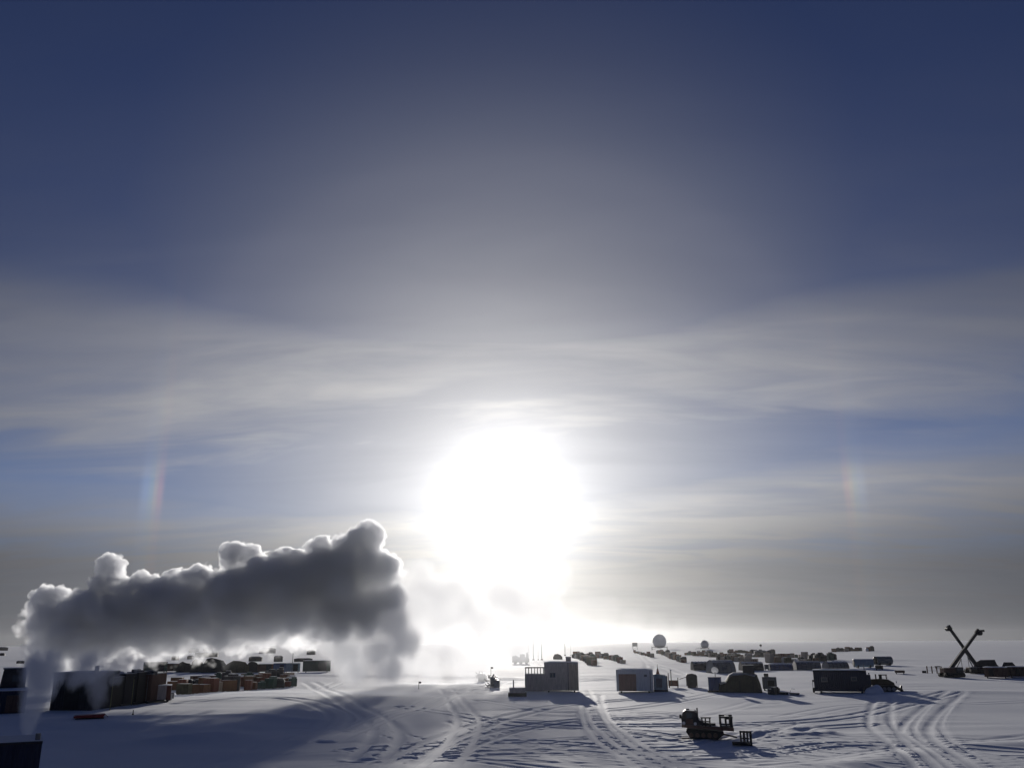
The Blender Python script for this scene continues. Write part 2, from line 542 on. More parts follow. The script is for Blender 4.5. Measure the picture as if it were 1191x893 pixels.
# ------------------------------------------------------------------ mesh kit
class MB:
    def __init__(self):
        self.b = bmesh.new()

    def box(self, c, s, rz=0.0, bev=0.0, rx=0.0, ry=0.0):
        t = bmesh.new()
        bmesh.ops.create_cube(t, size=1)
        bmesh.ops.scale(t, vec=s, verts=t.verts)
        if bev > 0:
            bmesh.ops.bevel(t, geom=t.edges[:], offset=min(bev, min(s) * 0.45), segments=2, affect='EDGES', profile=0.6)
        mt = Matrix.Translation(c) @ Matrix.Rotation(rz, 4, 'Z') @ Matrix.Rotation(ry, 4, 'Y') @ Matrix.Rotation(rx, 4, 'X')
        t.transform(mt)
        self._add(t)
        return self

    def _add(self, t):
        me = bpy.data.meshes.new('tmp')
        t.to_mesh(me)
        t.free()
        self.b.from_mesh(me)
        bpy.data.meshes.remove(me)

    def tube(self, a, b, r, r2=None, n=10):
        a, b = Vector(a), Vector(b)
        d = b - a
        t = bmesh.new()
        bmesh.ops.create_cone(t, cap_ends=True, segments=n, radius1=r, radius2=r if r2 is None else r2, depth=d.length)
        t.transform(Matrix.Translation((a + b) / 2) @ d.to_track_quat('Z', 'Y').to_matrix().to_4x4())
        self._add(t)
        return self

    def beam(self, a, b, w, h):
        a, b = Vector(a), Vector(b)
        d = b - a
        t = bmesh.new()
        bmesh.ops.create_cube(t, size=1)
        bmesh.ops.scale(t, vec=(w, h, d.length), verts=t.verts)
        t.transform(Matrix.Translation((a + b) / 2) @ d.to_track_quat('Z', 'Y').to_matrix().to_4x4())
        self._add(t)
        return self

    def sphere(self, c, r, sub=3, sc=(1, 1, 1)):
        t = bmesh.new()
        bmesh.ops.create_icosphere(t, subdivisions=sub, radius=r)
        t.transform(Matrix.Translation(c) @ Matrix.Diagonal((*sc, 1)))
        self._add(t)
        return self

    def prism(self, prof, y0, y1):
        """profile in x,z extruded along y"""
        t = bmesh.new()
        f = [t.verts.new((x, y0, z)) for x, z in prof]
        k = [t.verts.new((x, y1, z)) for x, z in prof]
        t.faces.new(f)
        t.faces.new(k[::-1])
        n = len(prof)
        for i in range(n):
            t.faces.new((f[i], k[i], k[(i + 1) % n], f[(i + 1) % n]))
        bmesh.ops.recalc_face_normals(t, faces=t.faces)
        self._add(t)
        return self

    def slab(self, x0, x1, y0, y1, z, thick, seed=0, edge=0.12):
        """lumpy snow lying on a flat top"""
        t = bmesh.new()
        nx, ny = max(4, int((x1 - x0) / 0.5)), max(4, int((y1 - y0) / 0.5))
        rr = random.Random(seed)
        top, bot = {}, {}
        for i in range(nx + 1):
            for j in range(ny + 1):
                u, v = i / nx, j / ny
                rim = min(u, 1 - u, v, 1 - v) * min(nx, ny)
                hh = thick * (0.35 + 0.65 * min(1, rim)) * rr.uniform(0.75, 1.2)
                x = x0 + (x1 - x0) * u + (rr.uniform(-.04, .04) if 0 < i < nx else rr.uniform(-.03, .03))
                y = y0 + (y1 - y0) * v
                top[i, j] = t.verts.new((x, y, z + hh))
                bot[i, j] = t.verts.new((x, y, z))
        for i in range(nx):
            for j in range(ny):
                t.faces.new((top[i, j], top[i + 1, j], top[i + 1, j + 1], top[i, j + 1]))
                t.faces.new((bot[i, j], bot[i, j + 1], bot[i + 1, j + 1], bot[i + 1, j]))
        for i in range(nx):
            t.faces.new((bot[i, 0], bot[i + 1, 0], top[i + 1, 0], top[i, 0]))
            t.faces.new((top[i, ny], top[i + 1, ny], bot[i + 1, ny], bot[i, ny]))
        for j in range(ny):
            t.faces.new((top[0, j], top[0, j + 1], bot[0, j + 1], bot[0, j]))
            t.faces.new((bot[nx, j], bot[nx, j + 1], top[nx, j + 1], top[nx, j]))
        self._add(t)
        return self

    def build(self, name, mat, parent=None, smooth=False):
        me = bpy.data.meshes.new(name)
        self.b.to_mesh(me)
        self.b.free()
        me.materials.append(MT[mat] if isinstance(mat, str) else mat)
        if smooth:
            me.polygons.foreach_set('use_smooth', [True] * len(me.polygons))
        o = bpy.data.objects.new(name, me)
        COL.objects.link(o)
        if parent is not None:
            o.parent = parent
        return o


def tag(o, label, cat, group=None, kind=None):
    o['label'] = label
    o['category'] = cat
    if group:
        o['group'] = group
    if kind:
        o['kind'] = kind
    return o


def thing(name, label, cat, loc, rz=0.0, group=None):
    o = bpy.data.objects.new(name, None)
    COL.objects.link(o)
    o.location = loc
    o.rotation_euler = (0, 0, rz)
    o.empty_display_size = 0.5
    return tag(o, label, cat, group)


def copy_tree(o, parent=None):
    c = o.copy()
    COL.objects.link(c)
    if parent is not None:
        c.parent = parent
    for ch in list(o.children):
        copy_tree(ch, c)
    return c


def fit(x0, x1, top, base):
    """front base centre, width and height of a box whose front face fills this photo rectangle"""
    a, b = gp(x0, base), gp(x1, base)
    mid = (a + b) / 2
    c = gp((x0 + x1) / 2, base)
    t = at_y((x0 + x1) / 2, top, c.y)
    z = gz(c.x, c.y)
    return Vector((c.x, c.y, z)), (b - a).length, t.z - z, mid


def yaw_to_cam(p, extra=0.0):
    return -math.atan2(p.x, p.y) + extra


# ------------------------------------------------------------------ buildings
def corrugated(w, d, h, z0=0.0, pitch=0.3, amp=0.05):
    """box shell with vertical ribs on all four sides, front at y = 0, depth along +y"""
    t = bmesh.new()
    def run(n, L):
        k = max(3, int(L / pitch))
        return k
    loop = []
    def edge(p, q, nrm):
        L = math.hypot(q[0] - p[0], q[1] - p[1])
        k = run(0, L)
        for i in range(k):
            for f, o in ((0.0, 0), (0.35, 0), (0.5, 1), (0.85, 1)):
                s = (i + f) / k
                loop.append((p[0] + (q[0] - p[0]) * s + nrm[0] * amp * o, p[1] + (q[1] - p[1]) * s + nrm[1] * amp * o))
    edge((-w / 2, 0), (w / 2, 0), (0, 1))
    edge((w / 2, 0), (w / 2, d), (-1, 0))
    edge((w / 2, d), (-w / 2, d), (0, -1))
    edge((-w / 2, d), (-w / 2, 0), (1, 0))
    lo = [t.verts.new((x, y, z0)) for x, y in loop]
    hi = [t.verts.new((x, y, h)) for x, y in loop]
    n = len(loop)
    for i in range(n):
        t.faces.new((lo[i], lo[(i + 1) % n], hi[(i + 1) % n], hi[i]))
    t.faces.new(hi)
    t.faces.new(lo[::-1])
    bmesh.ops.recalc_face_normals(t, faces=t.faces)
    m = MB()
    m._add(t)
    return m


def add_window(parent, x, z, w, h, y=-0.012):
    MBf = MB()
    for dx, dz, sx, sz in ((0, h / 2, w + .12, .08), (0, -h / 2, w + .12, .08), (-w / 2, 0, .08, h - .08), (w / 2, 0, .08, h - .08)):
        MBf.box((x + dx, y - 0.02, z + dz), (sx, .06, sz))
    fr = MBf.build('window', 'grey', parent)
    MB().box((x, y, z), (w - .08, .02, h - .08)).build('pane', 'glass', fr)
    return fr


def add_door(parent, x, w, h, mat='redbrown', z0=0.25, y=-0.03, label=None, plank=True):
    m = MB().box((x, y, z0 + h / 2), (w, .06, h))
    k = max(2, int(w / 0.6))
    for i in range(k + 1):
        m.box((x - w / 2 + w * i / k, y - 0.045, z0 + h / 2), (.06, .03, h))
    for zz in (z0 + h * .12, z0 + h * .55, z0 + h * .95):
        m.box((x, y - 0.047, zz), (w - .1, .028, .07))
    dr = m.build('door', mat, parent)
    if label:
        dr['label'] = label
    hd = MB().tube((x + w * .36, y - .1, z0 + h * .42), (x + w * .36, y - .1, z0 + h * .56), .025, n=6)
    hd.build('handle', 'steel', dr)
    return dr


def box_hut(name, label, cat, rect, depth, wall='greywhite', rib=True, roof=True, skids=True, yaw=None, group=None, snowt=0.16):
    p, w, h, _ = fit(*rect)
    t = thing(name, label, cat, p, yaw_to_cam(p) if yaw is None else yaw, group)
    z0 = 0.28 if skids else 0.0
    hw = h - (snowt if roof else 0)
    if rib:
        corrugated(w, depth, hw, z0).build('wall', wall, t)
    else:
        m = MB().box((0, depth / 2, (z0 + hw) / 2), (w, depth, hw - z0))
        for x in np.linspace(-w / 2, w / 2, max(2, int(w / 1.25) + 1)):
            m.box((x, -0.012, (z0 + hw) / 2), (.07, .03, hw - z0 - .02))
        m.build('wall', wall, t)
    if roof:
        MB().slab(-w / 2 - .06, w / 2 + .06, -.08, depth + .06, hw + .003, snowt, seed=len(label)).build('roof', 'snow', t)
    if skids:
        for s in (-.38, .38):
            MB().box((s * w, depth / 2, .14), (.22, depth + .7, .278)).build('skid', 'black', t)
    return t, w, h, depth


# --- plywood workshop and the slatted bin beside it
t, w, h, d = box_hut('plywood_workshop', 'tall weathered plywood workshop with snow-edged roof and roof box', 'workshop', (633.5, 673, 769, 803), 5.2, 'plywood', rib=False, skids=True)
MB().box((w * .22, 1.2, h + .35), (.9, .9, .75), bev=.03).box((w * .22, 1.2, h + .76), (1.05, 1.05, .07)).build('chimney', 'plywood', t)
add_door(t, w * .08, 1.1, 2.2, 'plywood', z0=.3)
MB().box((w * .36, -.04, h * .5), (w * .26, .05, h * .82)).build('siding_panel', 'plylite', t)['label'] = 'paler plywood wall panel at the corner'
MB().box((w * .2, -.08, h * .52), (.09, .1, h * .9)).build('downpipe', 'black', t)
add_window(t, -w * .26, h * .56, .9, .7)

p, w, h, _ = fit(611, 633, 776, 803)
t = thing('slatted_bin', 'open-topped slatted bin of grey boards beside the plywood workshop', 'bin', p, yaw_to_cam(p))
wallh = h * .74
m = MB().box((0, 2, (wallh + .2) / 2), (w, 4, wallh - .2))
for i in range(8):
    m.box((-w / 2 + w * i / 7, -.03, wallh / 2 + .1), (.12, .05, wallh - .25))
m.build('wall', 'plywood', t)
for i in range(7):
    x = -w / 2 + .07 + (w - .14) * i / 6
    for y in (.06, 3.94):
        MB().box((x, y, wallh + (h - wallh) / 2 - .05), (.13, .1, h - wallh - .1)).build('rail_post', 'plywood', t)
for y in (.06, 3.94):
    MB().box((0, y, h - .05), (w + .1, .16, .1)).build('top_rail', 'plywood', t)

p, w, h, _ = fit(592.5, 611, 798, 808)
t = thing('loading_sled', 'low dark timber sled with a short post left of slatted bin', 'sled', p, yaw_to_cam(p))
MB().box((0, 1.4, h * .62), (w, 2.8, h * .5)).build('deck', 'plywood', t)
for y in (.25, 2.5):
    MB().box((0, y, h * .19), (w + .4, .2, h * .36), bev=.05).build('runner', 'black', t)
MB().box((-w * .24, .3, h + .35), (.2, .2, 1.2)).build('post', 'plywood', t)

# --- pale shed, blue tank hut and red spike
t, w, h, d = box_hut('pale_storage_shed', 'pale grey storage shed with brown double door and snowy roof', 'shed', (717.5, 760, 777.5, 804), 5.5, 'greywhite', rib=False)
add_door(t, -w * .2, w * .47, h * .70, 'rustdoor', z0=.32)
MB().box((w * .43, -.03, h * .5), (.12, .06, h * .8)).build('corner_trim', 'grey', t)
MB().box((w * .30, -.025, h * .72), (.5, .05, .35)).build('vent', 'grey', t)

p, w, h, _ = fit(760.5, 777, 783.5, 803)
t = thing('tank_hut', 'small pale blue tank hut joined to the pale storage shed', 'hut', p, yaw_to_cam(p))
m = MB().prism([(-w / 2, .3), (w / 2, .3), (w / 2, h * .82), (w * .3, h * .94), (-w * .3, h), (-w / 2, h * .96)], 0.02, 3.6)
m.build('shell', 'lightblue', t)
MB().box((0, 1.8, .15), (w * 1.02, 3.9, .29)).build('skid', 'black', t)
MB().box((-w * .1, -.03, h * .5), (w * .42, .06, h * .52)).build('hatch', 'cover', t)
MB().box((w * .47, -.06, h * .46), (.14, .12, h * .88)).build('post', 'black', t)
tl = p + Vector((0, 1.2, h))
q = at_y(765, 783.6, p.y + 1.2)
tp = at_y(765, 772.5, p.y + 1.2)
t = thing('marker_spike', 'slim pale red marker spike standing on the blue tank hut', 'marker', (q.x, q.y, p.z + h * .965))
MB().tube((0, 0, 0), (0, 0, .06), .42, n=12).build('base_ring', 'orange', t)
MB().tube((0, 0, .05), (0, 0, .95), .3, .1, n=12).build('cone', 'orange', t, smooth=True)
MB().tube((0, 0, .9), (0, 0, tp.z - q.z + .1), .05, .03, n=8).build('rod', 'bamboo', t)

# --- brown goods trailer with posts
p, w, h, _ = fit(778, 789, 790.5, 798.5)
t = thing('brown_trailer', 'little red brown box trailer with upright posts right of the tank hut', 'trailer', p, yaw_to_cam(p))
MB().box((0, .9, .35 + h * .36), (w, 1.8, h * .72), bev=.03).build('box_body', 'redbrown', t)
for x in (-.45, .45):
    MB().tube((x * w - .09, .3, .32), (x * w + .09, .3, .32), .3, n=14).build('wheel', 'rubber', t)
    MB().tube((x * w - .09, 1.5, .32), (x * w + .09, 1.5, .32), .3, n=14).build('wheel', 'rubber', t)
for x, top in ((-.5, 2.6), (-.22, 2.9), (.49, 1.8)):
    MB().tube((x * w, -.05, .4), (x * w, -.05, top), .075, n=8).build('post', 'black', t)
MB().sphere((-.22 * w, -.05, 3.02), .16, 2).build('lamp_head', 'white', t, smooth=True)

# --- dark hut sled on a leg
p, w, h, _ = fit(798.5, 811.5, 783, 798.5)
t = thing('dark_hut_sled', 'dark boxy hut with rounded top and one long support leg', 'hut', p, yaw_to_cam(p))
MB().prism([(-w / 2, .35), (w / 2, .35), (w / 2, h * .82), (w * .36, h * .93), (w * .05, h), (-w * .36, h * .97), (-w / 2, h * .84)], 0, 2.6).build('body', 'dark', t)
add_door(t, -w * .12, w * .4, h * .6, 'black', z0=.45)
MB().box((0, 1.3, .2), (w * .8, 3.0, .3)).build('skid', 'black', t)
MB().beam((w * .46, -.12, h * .7), (w * .46, -.9, -.02), .12, .12).build('leg', 'black', t)
MB().box((w * .6, -.95, .04), (.95, .5, .12)).build('foot', 'black', t)
MB().beam((-w * .5, .3, h * .75), (-w * 1.1, .6, h * .6), .1, .1).build('drawbar', 'black', t)

# --- blue bin with a dish, olive tracked plant under canvas, grey box
p, w, h, _ = fit(824, 840, 787.5, 804)
t = thing('blue_bin', 'deep blue steel bin on dark base left of the olive canvas cover', 'bin', p, yaw_to_cam(p))
corrugated(w * .95, 2.3, h, .3, .35, .05).build('wall', 'blue', t)
MB().box((0, 1.1, .15), (w * 1.1, 2.7, .3)).build('base', 'black', t)
MB().box((0, 1.15, h + .03), (w, 2.4, .06)).build('lid', 'navy', t)
q = at_y(832, 787.4, p.y + 1.2)
t = thing('dish_antenna', 'round pale dish antenna on a short mast above the blue bin', 'antenna', (q.x, q.y, p.z + h + .06))
MB().tube((0, 0, 0), (0, 0, .75), .07, n=8).build('mast', 'steel', t)
t2 = bmesh.new()
prof = [(0, .0), (.22, .03), (.42, .11), (.55, .2), (.6, .26)]
mm = MB()
for k in range(20):
    pass
vv = [[t2.verts.new((r_ * math.cos(a), z_, r_ * math.sin(a))) for a in np.linspace(0, 2 * math.pi, 21)[:-1]] for r_, z_ in prof[1:]]
c0 = t2.verts.new((0, 0, 0))
for i in range(20):
    t2.faces.new((c0, vv[0][i], vv[0][(i + 1) % 20]))
    for a_, b_ in zip(vv[:-1], vv[1:]):
        t2.faces.new((a_[i], b_[i], b_[(i + 1) % 20], a_[(i + 1) % 20]))
bmesh.ops.solidify(t2, geom=t2.faces[:], thickness=.04)
mm._add(t2)
dish = mm.build('dish', 'white', t, smooth=True)
dish.location = (0, -.1, 1.15)
dish.rotation_euler = (R(-25), 0, R(160))

p, w, h, _ = fit(836, 886.5, 780.5, 804.5)
t = thing('canvas_covered_plant', 'big olive canvas cover with sloping ends over tracked machine', 'covered machine', p, yaw_to_cam(p))
b = bmesh.new()
prof = [(-.5, .0), (-.5, .44), (-.34, .52), (-.25, .84), (-.14, .93), (.16, .97), (.33, .9), (.40, .84), (.47, .4), (.5, .0)]
ys = np.linspace(0, 4.2, 7)
rows = []
rr = random.Random(4)
for j, yy in enumerate(ys):
    k = 1 - .12 * abs(2 * j / 6 - 1) ** 3
    rows.append([b.verts.new((x * w * (1 if z < .3 else k) + rr.uniform(-.06, .06), yy + rr.uniform(-.06, .06), z * h * (k if z > .3 else 1) + (rr.uniform(-.05, .05) if z > .1 else 0))) for x, z in prof])
for r0, r1 in zip(rows[:-1], rows[1:]):
    for i in range(len(prof) - 1):
        b.faces.new((r0[i], r0[i + 1], r1[i + 1], r1[i]))
b.faces.new(rows[0][::-1])
b.faces.new(rows[-1])
b.faces.new([r_[0] for r_ in rows] + [r_[-1] for r_ in rows[::-1]])
bmesh.ops.recalc_face_normals(b, faces=b.faces)
m = MB(); m._add(b); m.build('canvas_cover', 'olive', t)
top = at_y(870, 772, p.y + 1.6)
hx = (at_y(876.5, 776, p.y).x - at_y(863.5, 776, p.y).x)
MB().box((at_y(870, 776, p.y).x - p.x, 1.7, h * .9 + .55), (hx, 2.0, 1.5), bev=.06).build('cab_top', 'dark', t)
for x in (-.3, .0, .3):
    MB().box((x * w, -.06, h * .3), (.08, .05, h * .55)).build('tie_strap', 'black', t)
MB().box((-w * .02, 2.0, .18), (w * 1.03, 3.9, .34)).build('undercarriage', 'black', t)

t, w, h, d = box_hut('grey_generator_box', 'grey generator box with a stub exhaust near the blue container', 'generator', (887.5, 904, 787, 802), 2.4, 'grey', rib=True, roof=False)
MB().box((-w * .2, 1.0, h + .28), (w * .32, .8, .5), bev=.03).build('exhaust_box', 'black', t)
MB().box((w * .1, -.03, h * .55), (w * .45, .05, h * .4)).build('grille', 'black', t)

p, w, h, _ = fit(897, 914, 797.5, 806.5)
b = MB()
rr = random.Random(8)
for k in range(9):
    f = rr.uniform(-.4, .45)
    hh = h * (1 - abs(f + .1) * 1.2) * rr.uniform(.6, 1)
    b.box((f * w, rr.uniform(0.2, 1.4), hh / 2), (rr.uniform(.6, 1.3), rr.uniform(.5, 1.2), hh), rz=rr.uniform(0, 3), bev=.1)
o = b.build('tarp_heap', 'dark')
o.location = p
tag(o, 'low black heap under a tarp in front of the grey generator box', 'heap')

p, w, h, _ = fit(918, 930, 802.5, 807)
t = thing('banana_sled', 'tiny dark hauling sled with a bow handle left of navy container', 'sled', p, yaw_to_cam(p))
MB().box((0, .5, .28), (w, .9, .16), bev=.07).build('bed', 'dark', t)
for y in (.1, .9):
    MB().box((0, y, .1), (w * .9, .08, .19)).build('runner', 'steel', t)
MB().beam((-w * .45, .5, .3), (-w * .25, .5, .95), .06, .06).beam((-w * .25, .5, .95), (w * .1, .5, .9), .06, .06).build('handle', 'steel', t)

# --- navy container
t, w, h, d = box_hut('navy_container', 'large navy blue container hut with a snow-lined roof', 'container hut', (948.5, 1009, 778, 805.5), 3.4, 'navy', rib=True)
add_window(t, -w * .3, h * .56, .85, .6)
add_window(t, w * .26, h * .6, .75, .55)
MB().box((w * .5 + .28, .9, h * .42), (.55, 1.5, h * .72), bev=.03).build('side_locker', 'navy', t)
MB().box((-w * .5 - .14, .5, h * .12), (.3, 1.3, h * .2)).build('step', 'black', t)
MB().tube((w * .47, .5, h * .9), (w * .47, .5, h + .8), .07, n=8).build('flue', 'steel', t)
MB().box((0, -.03, h - .26), (w, .05, .12)).build('roof_edge', 'black', t)

# --- flag posts beside it
def pole_thing(name, label, px, ptop, pbase, r, mat, cat='pole', flag=None, base_y=None):
    p = gp(px, pbase)
    z = gz(p.x, p.y)
    tz = at_y(px, ptop, p.y).z
    t = thing(name, label, cat, (p.x, p.y, z))
    MB().tube((0, 0, -.05), (0, 0, tz - z), r, r * .8, n=8).build('shaft', mat, t)
    if flag:
        MB().box((.22, 0, tz - z - .2), (.42, .03, .3), rz=.3).build('flag', flag, t)
    else:
        MB().tube((0, 0, -.04), (0, 0, .12), r * 2.4, r * 1.6, n=10).build('footing', 'black', t)
    return t


pole_thing('marker_post', 'short black post with a small sign left of navy container', 945.8, 790, 801, .05, 'black', 'post', 'black')

# --- bulldozer
p, w, h, _ = fit(1009, 1051, 783, 805.5)
k = h / 3.3
t = thing('bulldozer', 'dark tracked bulldozer with twin exhaust stacks and cab beside navy container', 'bulldozer', p, yaw_to_cam(p))
L = w
def DX(px): return (px - 1030) / 42 * L
for y in (.45, 2.35):
    prof = [(DX(1016), .35), (DX(1018), .05), (DX(1040), .05), (DX(1044), .45), (DX(1042), .95), (DX(1017), .95), (DX(1015), .7)]
    tr = MB().prism(prof, y - .3, y + .3).build('track', 'rubber', t)
    for xx in np.linspace(DX(1019), DX(1040), 5):
        MB().tube((xx, y - .34, .45), (xx, y + .34, .45), .3, n=14).build('road_wheel', 'steel', tr)
MB().prism([(DX(1016), .8), (DX(1042), .8), (DX(1041), 1.35), (DX(1034.5), 1.85), (DX(1024), 1.95), (DX(1016), 1.7)], .75, 2.05).build('hull', 'yellow', t)
MB().prism([(DX(1014), 1.0), (DX(1024), 1.0), (DX(1024), 1.95), (DX(1014.5), 1.85)], .8, 2.0).build('engine_hood', 'yellow', t)
cz0, cz1 = 1.9, h * .90
cb = MB()
for x in (DX(1025), DX(1033)):
    for y in (.75, 2.05):
        cb.beam((x, y, cz0), (x * .93 + DX(1029) * .07, y, cz1), .14, .14)
cb.box((DX(1029), 1.4, cz1 + .05), (abs(DX(1034.4) - DX(1024.6)), 1.7, .14), bev=.03)
cb.box((DX(1026.8), 1.4, (cz0 + cz1) / 2), (abs(DX(1028) - DX(1025.6)), .9, (cz1 - cz0) * .9))
cab = cb.build('cab', 'black', t)
MB().box((DX(1033) + .1, 1.4, (cz0 + cz1) / 2), (.03, 1.1, (cz1 - cz0) * .8)).build('windscreen', 'glass', cab)
for x in (1013.5, 1021):
    MB().tube((DX(x), 1.4, 1.3), (DX(x), 1.4, h * (1.02 if x < 1015 else .95)), .1, n=10).build('exhaust_stack', 'black', t)
for ya in (.2, 2.3):
    MB().prism([(DX(1041), 1.0), (DX(1047.5), .5), (DX(1050.5), .1), (DX(1049), .06), (DX(1045), .3), (DX(1040), .75)], ya, ya + .3).build('push_arm', 'yellow', t)
MB().prism([(DX(1046.5), .08), (DX(1048.2), .0), (DX(1050.6), .1), (DX(1049.2), .6), (DX(1049.5), 1.05), (DX(1047.6), .95), (DX(1046.8), .5)], -.35, 3.15).build('blade', 'yellow', t)
MB().tube((DX(1043), .7, 1.45), (DX(1043) + .14, .7, 1.45), .13, n=12).build('headlight', 'white', t)
MB().tube((DX(1043), 2.1, 1.45), (DX(1043) + .14, 2.1, 1.45), .13, n=12).build('headlight', 'white', t)

# snow heap pushed up between container and bulldozer
p, w, h, _ = fit(1006, 1026, 796, 806)
b = MB().sphere((0, 0, 0), 1.0, 4, (w * .52, 1.5, h * .95))
o = b.build('snow_heap', 'snow', smooth=True)
for v in o.data.vertices:
    s = 1 + .25 * (math.sin(v.co.x * 3.1 + v.co.y) * math.cos(v.co.y * 2.3))
    v.co *= s
o.location = p - Vector((0, .6, .1))
o['kind'] = 'structure'

# --- tracked carrier in the foreground with the stake rack it tows
p, w, h, _ = fit(793, 853.5, 826, 856.5)
s = w / 60.5
t = thing('tracked_carrier', 'dark tracked carrier with a boxy cab and open stake racks, nearest vehicle', 'carrier', p, yaw_to_cam(p))
def CXx(px): return (px - 823) * s
def CZ(py): return (856.5 - py) / 30.5 * h
dz = CZ(847)
MB().prism([(CXx(793.5), CZ(844)), (CXx(853.5), CZ(847.5)), (CXx(853.5), CZ(843.6)), (CXx(793.5), CZ(841))], .0, 2.3).build('deck', 'rustbox', t)
cabm = MB().prism([(CXx(794), CZ(842)), (CXx(815), CZ(842)), (CXx(814), CZ(837)), (CXx(811.5), CZ(829)), (CXx(809.5), CZ(826.6)), (CXx(799), CZ(826)), (CXx(795.6), CZ(828)), (CXx(793.4), CZ(834))], .1, 2.2)
cb = cabm.build('cab', 'dark', t)
MB().box((CXx(803), .085, CZ(831.5)), (6.5 * s, .04, CZ(829) - CZ(834))).build('window', 'glass', cb)
MB().box((CXx(803), .08, CZ(838)), (8.5 * s, .05, CZ(835.5) - CZ(841))).build('door', 'rustbox', cb)
for px, py in ((796.2, 839.5), (809.5, 840)):
    MB().tube((CXx(px), .1, CZ(py)), (CXx(px), -.03, CZ(py)), .13, n=12).build('headlight', 'white', t)
MB().tube((CXx(812.5), .5, CZ(832)), (CXx(812.5), .5, CZ(823.5)), .06, n=8).build('exhaust_stack', 'black', t)
MB().box((CXx(801), 1.1, CZ(825.8)), (.3, .25, .14), bev=.05).build('roof_beacon', 'yellow', cb)
MB().beam((CXx(795), .05, CZ(833)), (CXx(793), -.25, CZ(832)), .05, .05).box((CXx(792.8), -.27, CZ(832.2)), (.2, .06, .32)).build('mirror', 'black', cb)
MB().prism([(CXx(814), CZ(842)), (CXx(829), CZ(842)), (CXx(826), CZ(839.6)), (CXx(819), CZ(838.5)), (CXx(813.5), CZ(836))], .25, 2.05).build('engine_cover', 'black', t)
for px in (817.5, 821.5, 826.5):
    MB().box((CXx(px), .12, CZ(838)), (1.6 * s, .14, CZ(833.5) - CZ(842.5))).build('stake_post', 'black', t)
MB().box((CXx(822), .1, CZ(833.6)), (12 * s, .16, 1.3 * s)).build('stake_rail', 'black', t)
MB().box((CXx(822), .1, CZ(837.4)), (10 * s, .12, .9 * s)).build('stake_rail', 'black', t)
MB().box((CXx(830), .9, CZ(841)), (6 * s, .9, 2.6 * s), bev=.04).build('seat_box', 'black', t)
rk = MB()
for px, ww in ((838.6, 2.2), (845, 1.8), (850.8, 3.6)):
    for y in (.1, 2.2):
        rk.box((CXx(px), y, CZ(838)), (ww * s, .12, CZ(832) - CZ(844)))
for y in (.1, 2.2):
    rk.box((CXx(845.3), y - .003, CZ(833)), (15.5 * s, .14, 1.9 * s))
    rk.box((CXx(845.3), y - .005, CZ(842.5)), (15.5 * s, .14, 1.6 * s))
rk.box((CXx(846.5), 1.1, CZ(833.8)), (5 * s, 1.6, 3.4 * s), bev=.05)
rk.build('rear_rack', 'black', t)
for y in (.35, 1.95):
    tr = MB().prism([(CXx(798), CZ(848.5)), (CXx(803), CZ(855.8)), (CXx(834), CZ(856.4)), (CXx(842), CZ(851)), (CXx(841), CZ(847.6)), (CXx(800), CZ(845.5))], y - .3, y + .3).build('track', 'rubber', t)
    for px in (804, 811, 818, 825, 832):
        MB().tube((CXx(px), y - .34, CZ(852)), (CXx(px), y + .34, CZ(852)), 2.6 * s, n=14).build('road_wheel', 'rustbox', tr)
MB().beam((CXx(840), 1.1, CZ(851.5)), (CXx(857), 1.1, CZ(855)), .16, .12).build('tow_bar', 'black', t)
MB().box((CXx(797), -.3, CZ(854.5)), (9 * s, .5, .12), rz=.1).build('step', 'rustbox', t)

p, w, h, _ = fit(861, 874.5, 849.5, 863)
t = thing('stake_rack_sled', 'little black stake rack sled hitched behind the tracked carrier', 'sled', p, yaw_to_cam(p, -.12))
for i in range(4):
    x = -w / 2 + .07 + (w - .14) * i / 3
    MB().box((x, .05, h / 2), (.13 + .05 * (i % 2), .12, h)).build('stake', 'black', t)
MB().box((0, .04, h * .93), (w, .16, .14)).build('rail', 'black', t)
MB().box((-w * .12, .043, h * .5), (w * .75, .1, .1)).build('rail', 'black', t)
MB().box((-w * .45, .5, .22), (w * 1.5, 1.1, .14)).build('bed', 'black', t)
for y in (.1, .95):
    MB().box((-w * .4, y, .08), (w * 1.6, .1, .16)).build('runner', 'black', t)


